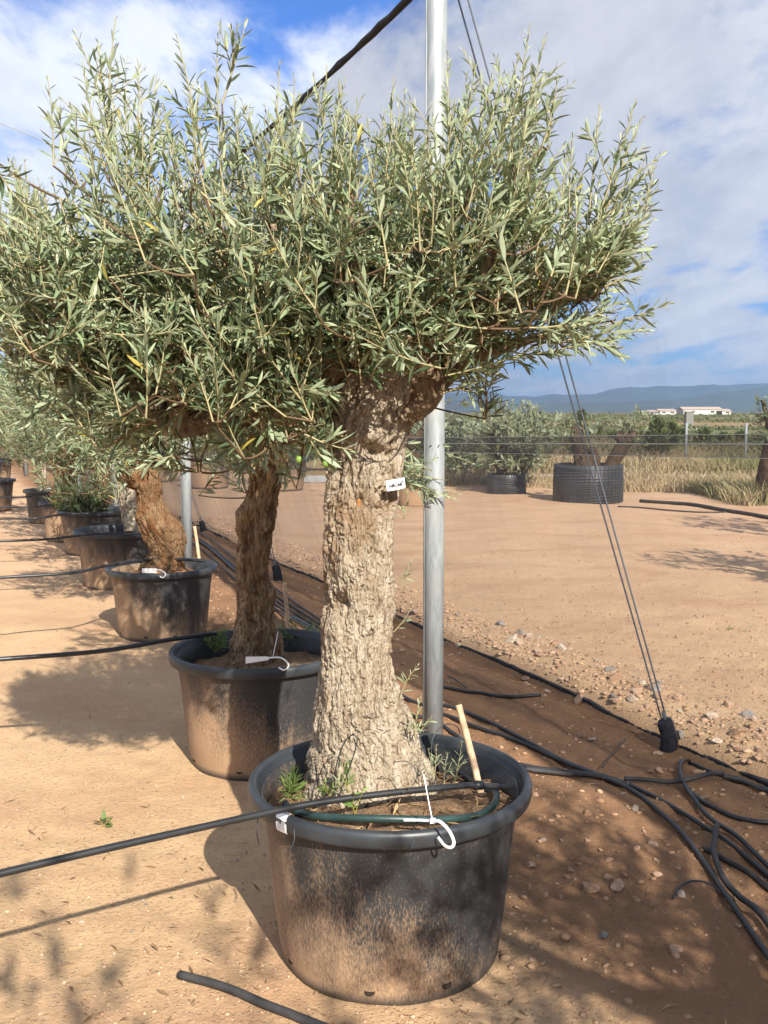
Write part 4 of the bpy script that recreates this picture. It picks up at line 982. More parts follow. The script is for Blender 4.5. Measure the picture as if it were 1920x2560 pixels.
# top hem bunched on its rope
P = np.array([net_pt(s, NET_H) + np.array([0, 0, -0.05 * (1 - ((s % 5.25) / 2.62 - 1) ** 2)]) - NL for s in np.linspace(-7, 44, 420)])
rr = 0.017 + 0.007 * fbm(np.stack([np.linspace(-7, 44, 420) * 3, np.zeros(420), np.zeros(420)], 1), 3, 3)
V, F = tube(P, rr, 8); V = V + .006 * np.stack([fbm(V * 22, 1, 2), fbm(V * 22, 2, 2), fbm(V * 22, 3, 2)], 1); ob('top_hem', mesh_from('top_hem', V, F), M['hem'], net)
P = []
for s in np.linspace(-7, 44, 620):
    b = net_pt(s, 0); P.append(np.array([b[0], b[1], gz(b[0], b[1]) - .002 + .012 * math.sin(s * 2.3) * math.sin(s * .9 + 1)]) - NL)
P = np.array(P); V, F = tube(P, 0.013 + .006 * fbm(P * 5, 8, 3), 7); V = V + .010 * np.stack([fbm(V * 30, 1, 2), fbm(V * 30, 2, 2), fbm(V * 30, 3, 2)], 1); ob('ground_hem', mesh_from('ground_hem', V, F), M['hem'], net)
# doubled seam at eye height with its cords
sq = np.linspace(-3.5, 30, 180)
zt_ = lambda s: 1.478 - .028 * s if s < 2 else 1.418 - .004 * (s - 2) + .02 * math.sin((s - 2) * .6)
zl_ = lambda s: zt_(s) - .088
V = []
for s in sq:
    for z in (zl_(s), (zl_(s) + zt_(s)) / 2, zt_(s)): V.append(net_pt(s, z) - NN * .07 - NL)
i = np.arange(len(sq) - 1)[:, None] * 3; j = np.arange(2)[None]; F = np.stack([i + j, i + 3 + j, i + 3 + j + 1, i + j + 1], -1).reshape(-1, 4)
ob('doubled_seam', mesh_from('doubled_seam', np.array(V), F), M['net'], net)
V2 = np.array(V) - NN * .012
ob('doubled_seam', mesh_from('doubled_seam', V2, F), M['net'], net)
for zf, r in ((lambda s: zt_(s), .0016), (lambda s: zt_(s) - .036, .0026), (lambda s: zl_(s), .0016)):
    V, F = tube([net_pt(s, zf(s)) - NN * .09 - NL for s in sq], r, 5); ob('cord', mesh_from('cord', V, F), M['cord'], net)

POSTS = [(POST1[0], POST1[1]), (-1.94, 9.78), (-3.75, 13.95), (-5.48, 17.9), (-8.95, 25.0)]
PLAB = ['galvanised steel post right behind the wide front olive tree', 'galvanised steel post behind the orange dusty tub', 'galvanised steel post behind the leafy suckers', 'galvanised steel post beside the thick gnarled trunk', 'galvanised steel post farthest down the row']
for (x, y), lb in zip(POSTS, PLAB):
    g = gz(x, y); r = empty('steel_post', (x, y, g - .03), lb, 'post', 'galvanised posts carrying the net')
    V, F = lathe([(0.0, 0), (.050, 0.0), (.050, 1.3), (.0502, 2.6), (.050, 3.84), (.047, 3.852), (0, 3.86)], 40); ob('pole', mesh_from('pole', V, F), M['galv'], r)
    V, F = lathe([(.0505, 3.60), (.0555, 3.603), (.0555, 3.657), (.0505, 3.66)], 32); ob('clamp_band', mesh_from('clamp_band', V, F), M['galv'], r)
    V, F = tube([[-.046, -.022, .02], [-.046, -.022, 2.0], [-.046, -.022, 3.8]], .0035, 5); ob('weld_seam', mesh_from('weld_seam', V, F), M['galv'], r)
ANCH = [(1668, 1852), (692, 1450), (506, 1322)]
for k, (u, v) in enumerate(ANCH):
    a = G(u, v); a[2] = gz(a[0], a[1]); pt = np.array([POSTS[k][0], POSTS[k][1], 3.62])
    wh = ['by the front steel post', 'by the second post, behind the mottled trunk', 'by the third post, among coiled pipes'][k]
    up = (pt - a) / np.linalg.norm(pt - a); up2 = np.array([up[0] * .9, up[1], up[2]])
    A = empty('ground_anchor', tuple(a), 'black wrapped ground anchor holding the guy wires ' + wh, 'anchor', 'anchors along the net'); A.scale = (.85, .85, 1)
    P = spline(np.array([[.02, .01, -.06], [.012, 0, .03], [0, 0, .09], [-.02, 0, .15]]), 14); V, F = tube(P, [.062, .06, .058, .052, .056, .05, .052, .047, .05, .046, .047, .043, .042, .036], 16)
    V = V + .007 * np.stack([fbm(V * 26, 1 + k, 2), fbm(V * 26, 2, 2), fbm(V * 26, 3, 2)], 1); ob('wrapping', mesh_from('wrapping', V, F), M['hem'], A)
    V, F = tube([[-.01, 0, .1], [-.018, 0, .16], [-.03, 0, .185]], .010, 8); ob('eye_bolt', mesh_from('eye_bolt', V, F), M['wire'], A)
    for q in (-1, 1):
        s0 = a + np.array([-.02 + .012 * q, 0, .155]); e0 = pt + np.array([.05, q * .03, .03 * q]) + NN * .01 + np.array([.07 if q > 0 else 0, 0, .08 if q > 0 else 0])
        if q > 0: e0 = pt + np.array([.045, .02, .2])
        V, F = tube(spline(np.array([s0, s0 * .5 + e0 * .5 - np.array([0, 0, .008]), e0]), 30), .0042, 6)
        o = tag(ob('guy_wire', mesh_from('guy_wire', V, F), M['wire']), ('outer' if q > 0 else 'inner') + ' steel guy wire ' + wh, 'wire', 'guy wires')
# overhead wires crossing the row
for lb, a, b in (('thin twisted steel wire slanting from the second post across the sky', (-1.94, 9.78, 3.66), tuple(2 * G(0, 300, 3.64) - np.array([-1.94, 9.78, 3.64]))), ('thin level steel wire leaving the second post towards the next row', (-1.94, 9.78, 3.70), tuple(2 * G(0, 507, 3.64) - np.array([-1.94, 9.78, 3.64])))):
    V, F = tube(spline(np.array([a, (np.array(a) + np.array(b)) / 2 - [0, 0, .03], b]), 24), .0035, 5); tag(ob('overhead_wire', mesh_from('overhead_wire', V, F), M['cord']), lb, 'wire')

# ------------------------------------------------------------------ pipes
def pipe(pts, r, label, mat='pipe', group=None, ground=True, n=40, z=None, name='irrigation_pipe', cat='pipe', lift=0.0):
    P = []
    for p in pts:
        if len(p) == 2: g = G(*p); P.append(g)
        else: P.append(np.array(p))
    P = spline(np.array(P), n)
    if ground:
        for q in P: q[2] = gz(q[0], q[1]) + r * .85 + lift
        zz = P[:, 2].copy()
        for _ in range(14): zz[1:-1] = (zz[:-2] + 2 * zz[1:-1] + zz[2:]) / 4
        P[:, 2] = zz + .002
    V, F = tube(P, r, 10); return tag(ob(name, mesh_from(name, V, F), M[mat]), label, cat, group)


# hoses entering each tub from the left, resting on the rim
pipe([(-2.4, 1.02, .585), (-1.6, 1.60, .58), (-.883, 2.123, .575)] + [tuple(G(u, v, z)) for u, v, z in ((645, 2037, .562), (800, 2006, .562), (960, 1984, .558), (1100, 1970, .548), (1190, 1963, .53), (1266, 1970, .50))]+[], .0092, 'black irrigation hose crossing the rim of the barcode-stickered tub', ground=False, group='hoses feeding the tubs', n=70)
V, F = tube([G(1185, 1963, .5315), G(1205, 1963, .527)], .0135, 12); tag(ob('hose_collar', mesh_from('hose_collar', V, F), M['pipe']), 'black collar clamped on the hose beside the wooden stick', 'clamp')
for (ps, lb) in [([(0, 1648), (250, 1628), (420, 1600), (540, 1583)], 'into the tub with the blue-white hook tag'), ([(0, 1444), (180, 1432), (272, 1413), (400, 1398), (510, 1402)], 'into the orange dusty tub'), ([(0, 1353), (120, 1348), (215, 1337), (330, 1330)], 'into the tub behind the orange dusty one'), ([(0, 1297), (100, 1295), (150, 1287), (250, 1283)], 'into the brown-stained tub'), ([(0, 1268), (70, 1267), (120, 1263), (160, 1262)], 'into the greyish tub with the thick trunk'), ([(0, 1243), (50, 1243), (80, 1241)], 'into the small dark tub')]:
    P = [G(u, v, .54) for u, v in ps]; P = [P[0] + (P[0] - P[1]) * .8] + P
    pipe(P, .0105, 'black irrigation hose running ' + lb, ground=False, group='hoses feeding the tubs')
# dark green dripper ring and its black tail lying in the front tub
PC = np.array([.018, 2.875])
P = [[PC[0] + .315 * math.cos(math.radians(a)), PC[1] + .30 * math.sin(math.radians(a)), .475 + .012 * math.sin(a * .05) - .108 * .30 * math.sin(math.radians(a))] for a in np.linspace(-165, 8, 30)]
V, F = tube(P, .0105, 10); tag(ob('dripper_ring', mesh_from('dripper_ring', V, F), M['gpipe']), 'dark green dripper ring lying on the soil of the front tub', 'pipe')
pipe([(.24, 3.07, .46), (.29, 2.99, .455), (.335, 2.91, .45)], .010, 'short black hose tail on the soil beside the wooden stick', ground=False)
# long pipes on the shaded earth; pixel tracks of the photograph laid on the earth
def A1(L): return [(1100 + x * .4943, 1500 + y * .4943) for x, y in L]
def A3(L): return [(1200 + x * .434, 1950 + y * .434) for x, y in L]


PG = 'black pipes lying along the net'
pipe([(760, 1560), (1000, 1740)] + A1([(15, 538), (200, 600), (400, 690), (590, 790), (760, 862), (930, 925), (1050, 990)]) + A3([(1050, 140), (1250, 262), (1450, 392), (1659, 542), (1850, 690)]), .0098, 'long black pipe running under the net side and out past the loose loop', group=PG, n=90)
pipe([(740, 1580), (1000, 1775)] + A1([(15, 580), (220, 655), (400, 722), (620, 815), (800, 890)]) + A3([(850, 62), (1000, 182), (1150, 325), (1300, 522), (1450, 732), (1659, 1010), (1800, 1200)]), .0098, 'long black pipe bending down past the brown stones', group=PG, n=90, lift=.004)
pipe(A1([(0, 620), (120, 690), (300, 790), (440, 832), (600, 850), (760, 880), (940, 938)]), .0098, 'black pipe running close behind the front tub', group=PG, n=60)
pipe(A1([(430, 860), (600, 872), (800, 900), (960, 940)]), .011, 'black pipe lying against the one behind the front tub', 'dustypipe', PG, n=40, lift=.006)
pipe(A1([(930, 918), (1080, 928), (1230, 932), (1340, 922), (1430, 903)]), .0098, 'short black pipe ending in the open beside the loop', 'dustypipe', PG, lift=.018)
pipe(A1([(1260, 792), (1222, 840), (1214, 890), (1240, 955), (1300, 1050), (1420, 1165), (1560, 1275), (1659, 1350), (1800, 1460)]), .0098, 'black pipe bent into a loose loop beside the net hem', 'pipe', PG, n=70, lift=.012)
pipe(A1([(1262, 792), (1350, 832), (1480, 880), (1640, 935), (1750, 960)]), .0098, 'black pipe lying right along the net hem', 'pipe', PG)
pipe(A1([(1430, 920), (1520, 920), (1659, 960), (1800, 1010)]), .011, 'black pipe leaving the loop towards the net hem', 'dustypipe', PG, lift=.01)
pipe(A1([(1252, 950), (1275, 985), (1340, 1035), (1480, 1090), (1580, 1112), (1700, 1120)]), .0098, 'black pipe curving off from the loose loop', 'pipe', PG)
pipe(A3([(1285, 425), (1400, 472), (1520, 525), (1659, 598), (1800, 680)]), .0098, 'black pipe with a cut end beside the fork of pipes', 'dustypipe', PG)
pipe(A3([(1365, 312), (1350, 400), (1345, 475), (1400, 605), (1540, 740), (1659, 872), (1800, 1020)]), .011, 'kinked dusty pipe crossing over the long pipes', 'dustypipe', PG, lift=.02, n=60)
pipe(A1([(0, 440), (110, 458), (200, 475), (320, 490), (430, 495), (508, 492)]), .0098, 'black pipe end lying on the shaded earth behind the front post', 'pipe', PG)
pipe(A1([(38, 388), (80, 425), (135, 458)]), .004, 'thin black tube sticking up from the pipe end behind the front post', 'pipe', lift=.02, name='thin_tube', cat='tube')
pipe(A1([(938, 700), (880, 780), (820, 866)]), .003, 'thin dark tube lying across the shaded earth', 'pipe', lift=.02, name='thin_tube', cat='tube')
pipe(A3([(1110, 708), (1160, 652), (1240, 628), (1330, 640), (1420, 688)]), .004, 'thin bent tube beside the pale stone under the long pipes', 'pipe', lift=.012, name='thin_tube', cat='tube')
pipe([(449, 2449), (560, 2480), (680, 2530), (820, 2590), (950, 2650)], .0125, 'loose black pipe with a cut end on the sunlit earth', 'dustypipe', n=40)
for k, off in enumerate([(0, 0), (8, 14), (-6, -12), (14, 30), (-14, 22), (4, -24)]):
    pipe([(470 + off[0], 1330 + off[1] * .4), (530 + off[0], 1372 + off[1] * .6), (610 + off[0], 1440 + off[1] * .8), (690 + off[0] * .5, 1500 + off[1]), (760, 1545 + off[1] * .8), (850, 1600 + off[1] * .5)], .0098, 'black pipe in the bundle behind the mottled trunk', 'pipe', 'pipes bundled behind the mottled trunk', lift=.004 * k)
pipe([(1600, 1262), (1720, 1272), (1830, 1290), (1960, 1312)], .03, 'thick black pipe lying at the edge of the yard', 'dustypipe')
pipe([(1545, 1276), (1640, 1282), (1760, 1290), (1840, 1287)], .012, 'thin black pipe lying in the yard beside the wrapped tub', 'dustypipe')

# ------------------------------------------------------------------ small things on the front tub
def stickobj(a, b, r, label):
    P = spline(np.array([a, (np.array(a) * .5 + np.array(b) * .5) + [.002, .001, 0], b]), 24); V, F = tube(P, r * (1 + .12 * fbm(P * 25, 3, 2)), 14); V = V + .0012 * np.stack([fbm(V * 60, 1, 2), fbm(V * 60, 2, 2), 0 * V[:, 0]], 1)
    return tag(ob('wooden_stick', mesh_from('wooden_stick', V, F), M['stick']), label, 'stick', 'marker sticks in the tubs')


b = G(1216, 2016, .42); stickobj(b - [0, 0, .03], YP(1146, 1762, b[1] + .09), .0105, 'peeling wooden stick leaning in the front tub')
b = G(718, 1600, .42); stickobj(b - [-.01, 0, .03], YP(711, 1456, b[1] + .02), .011, 'wooden stick standing beside the burl of the mottled trunk')
b = G(500, 1408, .42); stickobj(b - [0, 0, .03], YP(486, 1316, b[1] + .04), .013, 'wooden stick standing in the orange dusty tub')
b = G(304, 1290, .42); stickobj(b, YP(299, 1245, b[1]), .014, 'short wooden stick beside the pale leaning trunk')


def ribbon(P, w, th=.0012):
    P = np.asarray(P, float); T, N, B = frames(P); V = []
    for p, b_, n_ in zip(P, B, N):
        for sx, sn in ((-1, -1), (1, -1), (1, 1), (-1, 1)): V.append(p + b_ * sx * w / 2 + n_ * sn * th)
    n = len(P); F = [[i * 4 + k, i * 4 + (k + 1) % 4, i * 4 + 4 + (k + 1) % 4, i * 4 + 4 + k] for i in range(n - 1) for k in range(4)] + [[0, 3, 2, 1], [n * 4 - 4, n * 4 - 3, n * 4 - 2, n * 4 - 1]]
    return np.array(V), np.array(F)


# white zip-tie tag on the front rim
yr = 2.480
zt = empty('zip_tie_tag', tuple(YP(1082, 2052, yr)), 'white plastic tie tag looped over the rim of the front tub', 'tag', 'hook tags on the rims'); Z0 = np.array(zt.location)
V, F = ribbon(spline(np.array([YP(1059, 1935, yr + .03), YP(1070, 1995, yr + .015), YP(1081, 2050, yr)]) - Z0, 12), .0065); ob('tail', mesh_from('tail', V, F, smooth=False), M['white'], zt)
V, F = box(0.0, 0, 0, .014, .009, .012); ob('lock_head', mesh_from('lock_head', V, F, smooth=False), M['white'], zt)
V, F = ribbon(spline(np.array([YP(1080, 2052, yr), YP(1100, 2054, yr - .03), YP(1122, 2076, yr - .055), YP(1135, 2105, yr - .06), YP(1128, 2118, yr - .055), YP(1112, 2114, yr - .04), YP(1095, 2093, yr - .025)]) - Z0, 30), .008); ob('loop', mesh_from('loop', V, F, smooth=False), M['white'], zt)
V, F = ribbon(np.array([YP(1082, 2052, yr), YP(1045, 2050, yr + .03), YP(1010, 2050, yr + .045)]) - Z0, .006); ob('tag_plate', mesh_from('tag_plate', V, F, smooth=False), M['white'], zt)
# blue-white hook tag on the second rim
yr2 = 4.15
ht = empty('hook_tag', tuple(YP(680, 1645, yr2)), 'blue-white plastic hook tag on the second tub', 'tag', 'hook tags on the rims'); Z0 = np.array(ht.location)
pts = [YP(u, v, yr2) - Z0 for u, v in ((614, 1642), (670, 1641), (672, 1650), (614, 1659))]; V = np.array([p + [0, d_, 0] for d_ in (-.001, .001) for p in pts]); ob('tag_plate', mesh_from('tag_plate', V, np.array([[0, 3, 2, 1], [4, 5, 6, 7], [0, 1, 5, 4], [1, 2, 6, 5], [2, 3, 7, 6], [3, 0, 4, 7]]), smooth=False), M['white'], ht)
V, F = tube(spline(np.array([YP(668, 1645, yr2), YP(700, 1644, yr2), YP(717, 1655, yr2 - .01), YP(721, 1666, yr2 - .01), YP(710, 1675, yr2 - .01), YP(697, 1669, yr2)]) - Z0, 24), .0035, 8); ob('hook', mesh_from('hook', V, F), M['white'], ht)
V, F = tube(np.array([YP(682, 1645, yr2), YP(690, 1605, yr2 + .05), YP(695, 1580, yr2 + .1)]) - Z0, .0016, 6); ob('tail', mesh_from('tail', V, F), M['white'], ht)
ht3 = empty('hook_tag', tuple(YP(385, 1426, 6.82)), 'blue-white plastic hook tag on the orange dusty tub', 'tag', 'hook tags on the rims'); Z0 = np.array(ht3.location)
V, F = box(-.03, -.01, 0, .10, .003, .03); ob('tag_plate', mesh_from('tag_plate', V, F, smooth=False), M['white'], ht3)
V, F = tube(spline(np.array([[.0, -.01, .005], [.05, -.02, .005], [.085, -.03, -.02], [.07, -.03, -.045], [.045, -.02, -.04]]), 20), .004, 8); ob('hook', mesh_from('hook', V, F), M['white'], ht3)


def text_mesh(txt, size, spacing=1.0, bold=0.0):
    cu = bpy.data.curves.new('lettering', 'FONT'); cu.body = txt; cu.size = size; cu.align_x = 'CENTER'; cu.align_y = 'CENTER'; cu.space_character = spacing; cu.resolution_u = 3; cu.offset = size * bold
    o = bpy.data.objects.new('lettering', cu); COL.objects.link(o); dg = bpy.context.evaluated_depsgraph_get(); dg.update()
    me = bpy.data.meshes.new_from_object(o.evaluated_get(dg)); bpy.data.objects.remove(o); return me


# paper label stapled to the front trunk
lp = YP(993, 1211, Y1 - .115); an = math.radians(30)
pl = empty('trunk_label', tuple(lp), 'white paper label printed OBC60 fixed to the pale trunk', 'label'); pl.rotation_euler = (0, math.radians(-7), an); pl.scale = (.84, 1, .84)
gx = np.linspace(-.036, .036, 9); V = [[x, .5 * x * x * 12 + .0008 * s2, z] for s2 in (0, 1) for x in gx for z in (-.0175, .0175)]
F = [[i * 2, i * 2 + 2, i * 2 + 3, i * 2 + 1] for i in range(8)] + [[18 + i * 2, 18 + i * 2 + 1, 18 + i * 2 + 3, 18 + i * 2 + 2] for i in range(8)]
ob('paper', mesh_from('paper', np.array(V), np.array(F)), M['white'], pl)
me = text_mesh('OBC60', .0150, 1.12, .045); o = ob('lettering', me, M['ink'], pl); o.location = (-.009, -.0022, -.001); o.rotation_euler = (math.pi / 2, 0, 0)
V, F = box(.0175, -.0002, .0, .0014, .0006, .016); ob('printed_bar', mesh_from('printed_bar', V, F, smooth=False), M['ink'], pl)
V, F = box(.024, .0022, .006, .006, .0006, .005); ob('printed_mark', mesh_from('printed_mark', V, F, smooth=False), M['ink'], pl)
V, F = box(.026, .0026, -.008, .008, .0006, .0016); ob('printed_line', mesh_from('printed_line', V, F, smooth=False), M['greyink'], pl)

# barcode sticker wrapped over the rim: a part of the tub
prof = np.array([(0.4195, .4525), (0.4232, .459), (0.4250, .484), (0.4222, .4945), (0.4150, .4997), (.4040, .5005)])
rot1 = pot1.rotation_euler.z; a0 = math.radians(-134.5) - rot1; aw = .052
ang = np.linspace(a0 - aw, a0 + aw, 9)
V = np.array([[r * math.cos(a), r * math.sin(a), z] for r, z in prof for a in ang]); F = np.array([[i * 9 + j, i * 9 + j + 1, i * 9 + 10 + j, i * 9 + 9 + j] for i in range(5) for j in range(8)])
st = ob('barcode_sticker', mesh_from('barcode_sticker', V, F), M['white'], pot1)
rb = random.Random(4); a = a0 - aw * .72
while a < a0 + aw * .72:
    w_ = rb.choice([.0012, .0018, .0026]); V = np.array([[.4258 * math.cos(q), .4258 * math.sin(q), z] for q in (a, a + w_) for z in (.460, .482)]); ob('barcode_bar', mesh_from('barcode_bar', V, np.array([[0, 2, 3, 1]])), M['greyink'], st); a += w_ + rb.choice([.0016, .0024])
me = text_mesh('LL 160/12', .0095, 1.08, .03); o = ob('lettering', me, M['greyink'], st); o.location = (.4115 * math.cos(a0), .4115 * math.sin(a0), .5012); o.rotation_euler = (0.12, 0, a0 + math.pi / 2)


# thin wire loops stuck in the soil
def loop(pts, r, label):
    V, F = tube(spline(np.array(pts), 40), r, 6); return tag(ob('wire_loop', mesh_from('wire_loop', V, F), M['pipe']), label, 'wire', 'thin black tube loops')


loop([YP(838, 2000, 2.625), YP(838, 1930, 2.635), YP(858, 1862, 2.645), YP(880, 1838, 2.645), YP(893, 1850, 2.645), YP(880, 1900, 2.635), YP(848, 1990, 2.615)], .0018, 'thin black tube loop standing before the foot of the pale trunk')
loop([YP(1078, 1900, 2.825), YP(1082, 1845, 2.865), YP(1110, 1812, 2.885), YP(1140, 1815, 2.885), YP(1150, 1840, 2.885), YP(1135, 1900, 2.825), YP(1095, 1975, 2.705)], .0018, 'thin black tube loop arching beside the wooden stick')
loop([YP(985, 1905, 2.645), YP(1020, 1905, 2.645), YP(1042, 1935, 2.635), YP(1030, 1965, 2.625), YP(1005, 1985, 2.615)], .0012, 'thin black tube curl on the soil of the front tub')
loop([YP(645, 2045, 2.565), YP(642, 2080, 2.550), YP(648, 2112, 2.550)], .0014, 'thin tie tail hanging from the hose at the rim')
for (u, tx_) in ((735, -1), (1035, 1)):
    p = YP(u, 2105, 2.467); V, F = ribbon(spline(np.array([p + [0, .015, .03], p, p + [-.012 * 1, -.006, -.018]]), 8), .009); tag(ob('tape_end', mesh_from('tape_end', V, F), M['rim']), 'scrap of black tape under the rim ' + ('near the barcode sticker' if tx_ < 0 else 'near the white tie tag'), 'tape')


# weeds
def weed(base, n, h, spread, label, mat='green', L=.035, wid=.22, name='weed', seed=0, gap=.012, group=None, scale=1.0):
    c = Crown(seed, L, wid, gap)
    for k in range(n):
        c.shoot(np.zeros(3), np.array([c.r.normal(0, spread), c.r.normal(0, spread), h * c.r.uniform(.6, 1.1)]), .1, .0013, .15, scale=scale, young=.2)
    r = empty(name, tuple(base), label, 'plant', group); pos, d, nm, L_, w_, at = c.done()
    V, F = c.tw.V, None; tag(ob('stems', c.tw.mesh('stems'), M['green'], r), kind='stuff')
    V, F, A = leaf_geo(pos, d, nm, L_, w_, at); tag(ob('leaves', mesh_from('leaves', V, F, A), M[mat], r), kind='stuff'); return r


weed(YP(728, 2005, 2.665), 4, .10, .018, 'bright feathery weed by the left of the pale trunk foot', L=.04, wid=.11, seed=1, gap=.006)
weed(YP(888, 2040, 2.605), 3, .07, .022, 'small broad-leaved seedling before the pale trunk', L=.03, wid=.4, seed=2, gap=.02)
weed(YP(870, 1985, 2.625), 3, .08, .02, 'thin green seedling close to the tube loop', L=.028, wid=.35, seed=5, gap=.02)
weed(YP(828, 1990, 2.635), 5, .045, .03, 'low dark weed between the seedlings of the front tub', L=.02, wid=.35, seed=6, gap=.012)
weed(G(538, 1632, .43), 9, .12, .05, 'feathery weed left of the mottled trunk foot', L=.03, wid=.12, seed=7, gap=.008)
weed(G(755, 1610, .43), 8, .12, .06, 'grassy weed right of the mottled trunk foot', L=.07, wid=.10, seed=8, gap=.02)
weed(G(690, 1612, .43), 4, .09, .04, 'small weed under the burl of the mottled trunk', L=.03, wid=.25, seed=9)
weed(G(170, 1285, .44), 12, .18, .12, 'fresh green weed in the brown-stained tub', L=.06, wid=.15, seed=10, gap=.02)
weed(G(255, 2068), 3, .045, .02, 'tiny grey-green weed alone on the sunlit earth', L=.03, wid=.5, seed=11, gap=.02)
weed(G(1345, 1578), 8, .05, .035, 'small tuft of weed in the yard beyond the hem', L=.03, wid=.2, seed=12)
weed(G(1829, 1588), 9, .05, .035, 'green tuft of weed in the yard far from the net', L=.03, wid=.2, seed=13)
# litter of dry leaves and straw on the soil of the tub
mbx = MB(); r2 = np.random.default_rng(5)
for k in range(420):
    a = r2.uniform(0, 6.28); q = .355 * math.sqrt(r2.random()); x, y = PC[0] + q * math.cos(a), PC[1] + q * math.sin(a); z = .452 + .014 * r2.random() + .02 * (1 - q / .363) - .106 * (y - PC[1])
    d = np.array([[r2.normal(), r2.normal(), r2.normal(0, .15)]]); V, F, A = leaf_geo(np.array([[x, y, z]]), d, np.array([[r2.normal(0, .3), r2.normal(0, .3), 1.]]), np.array([r2.uniform(.02, .06)]), np.array([r2.uniform(.05, .18)]), np.array([[r2.random(), 0, 0]]), True); mbx.add(V, F, A)
tag(ob('leaf_litter', mbx.mesh('leaf_litter'), attr_mat('litter', (.20, .11, .05), (.50, .34, .18), None, .85), None), 'dry leaf litter on the soil of the front tub', 'leaf litter', kind='stuff')

# ------------------------------------------------------------------ stones and gravel
def rock(seed, sub=2, flat=.7):
    import bmesh
    bm = bmesh.new(); bmesh.ops.create_icosphere(bm, subdivisions=sub, radius=1.0)
    V = np.array([v.co[:] for v in bm.verts]); F = np.array([[v.index for v in f.verts] for f in bm.faces]); bm.free()
    r_ = np.random.default_rng(seed); n = r_.normal(0, 1, (12, 3)); n /= np.linalg.norm(n, axis=1)[:, None]
    for k in n:
        dd = V @ k; c = r_.uniform(.42, .78); V = V - np.maximum(dd - c, 0)[:, None] * k[None] * .9
    V = V * (1 + .10 * fbm(V * 1.6 + seed, seed, 3))[:, None]; V[:, 2] *= flat
    return V, F


ROCKS = {}
for mk in ('stone', 'greystone', 'whitestone'):
    ROCKS[mk] = []
    for k in range(7):
        V, F = rock(300 + k, 2, .55 + .07 * k); me = mesh_from('stone', V, F, smooth=False); me.materials.append(M[mk]); ROCKS[mk].append(me)


def stone(u, v, px, label, mat='stone', group=None, k=None, name='stone'):
    p = G(u, v); p[2] = gz(p[0], p[1]); p = G(u, v, p[2]); size = px / 2 / FPX * (p[1] * CP + (CAM_Z) * SP)
    o = ob(name, ROCKS[mat][random.randrange(7) if k is None else k], None, None, (p[0], p[1], gz(p[0], p[1]) + size * .10)); o.scale = (size * random.uniform(.9, 1.15), size * random.uniform(.8, 1.1), size * random.uniform(.75, 1.0)); o.rotation_euler = (random.uniform(-.3, .3), random.uniform(-.3, .3), random.uniform(0, 6.3))
    return tag(o, label, 'stone', group)


stone(1472, 2222, 62, 'largest brown boulder lying in the shaded earth', k=5)
stone(1540, 2215, 62, 'broad stone with grey patches beside the largest boulder', k=1)
stone(1508, 2340, 38, 'blue-grey stone alone on the shaded foreground', 'greystone', k=4)
stone(1587, 2025, 30, 'pale round stone lying against the long pipe', 'whitestone', k=6)
stone(1328, 2160, 44, 'wedge-shaped tan stone close to the front tub', k=3)
stone(1445, 1703, 42, 'big pinkish stone lying on the net hem bank', k=6)
stone(1368, 1685, 28, 'small white stone on the hem bank', 'whitestone', k=2)
stone(1535, 1722, 34, 'flat grey-blue stone on the hem bank', 'greystone', k=0)
stone(1705, 1812, 30, 'grey stone leaning against the black wrapped anchor', 'greystone', k=6)
stone(1148, 1580, 28, 'white stone beside the front steel post foot', 'whitestone', k=3)
stone(1318, 1698, 36, 'brown flat stone under the net hem', k=0)
stone(1685, 2375, 48, 'flat brown stone sunk in the shaded foreground', k=0)
stone(1705, 2232, 32, 'pale stone under the thin bent tube', 'whitestone', k=1)
stone(1520, 2180, 34, 'pinkish stone behind the largest boulder', k=4)
stone(1645, 2190, 34, 'ochre slab stone on the slope under the pipes', k=1)
stone(1425, 2180, 26, 'ochre cobble left of the largest boulder', k=5)
stone(1632, 2110, 28, 'tan cobble touching the bending pipe', k=5)
stone(458, 1995, 18, 'small pale stone on the sunlit earth near the tub shadow', 'whitestone', k=4)
for (u, v) in [(97, 2388), (147, 2410), (195, 2245), (205, 2305), (358, 2250), (365, 2262), (420, 2320), (548, 2390), (370, 2085), (210, 2098), (590, 2152), (330, 2330)]:
    stone(u, v, random.uniform(9, 17), 'small stone scattered on the sunlit earth', random.choice(['stone', 'greystone', 'stone', 'whitestone']), 'pebbles on the sunlit earth')
for (u, v, s) in [(1610, 2080, 22), (1635, 2105, 26), (1560, 2125, 18), (1470, 2095, 20), (1380, 2055, 20), (1470, 2038, 28), (1400, 1990, 24), (1480, 1850, 28), (1520, 1862, 16), (1555, 1870, 20), (1440, 1848, 16), (1645, 1885, 26), (1610, 1800, 14), (1745, 1930, 30), (1650, 1935, 28), (1680, 1930, 18), (1760, 1995, 26), (1700, 2020, 18), (1735, 2310, 16), (1512, 2427, 20), (1330, 2400, 18), (1460, 2400, 18), (1290, 2270, 30), (1310, 2290, 22), (1280, 2285, 20), (1365, 2235, 24), (1400, 2240, 26), (1420, 2190, 22), (1560, 2180, 30), (1590, 2130, 22), (1500, 2130, 18), (1350, 2100, 18), (1345, 2140, 16), (1430, 2140, 20), (1640, 2150, 20), (1620, 2225, 20), (1280, 1960, 20), (1340, 1990, 18), (1430, 1940, 22), (1360, 1900, 16)]:
    wh = ('above the long pipes' if v < 2000 and u > 1400 else 'close beside the front tub' if u < 1420 else 'around the largest boulder' if v > 2030 and v < 2250 else 'on the bare foreground' if v >= 2250 else 'under the long pipes'); stone(u, v, s, f'brown stone in the shaded earth {wh}', 'stone', f'stones {wh}')
rs_ = random.Random(12)
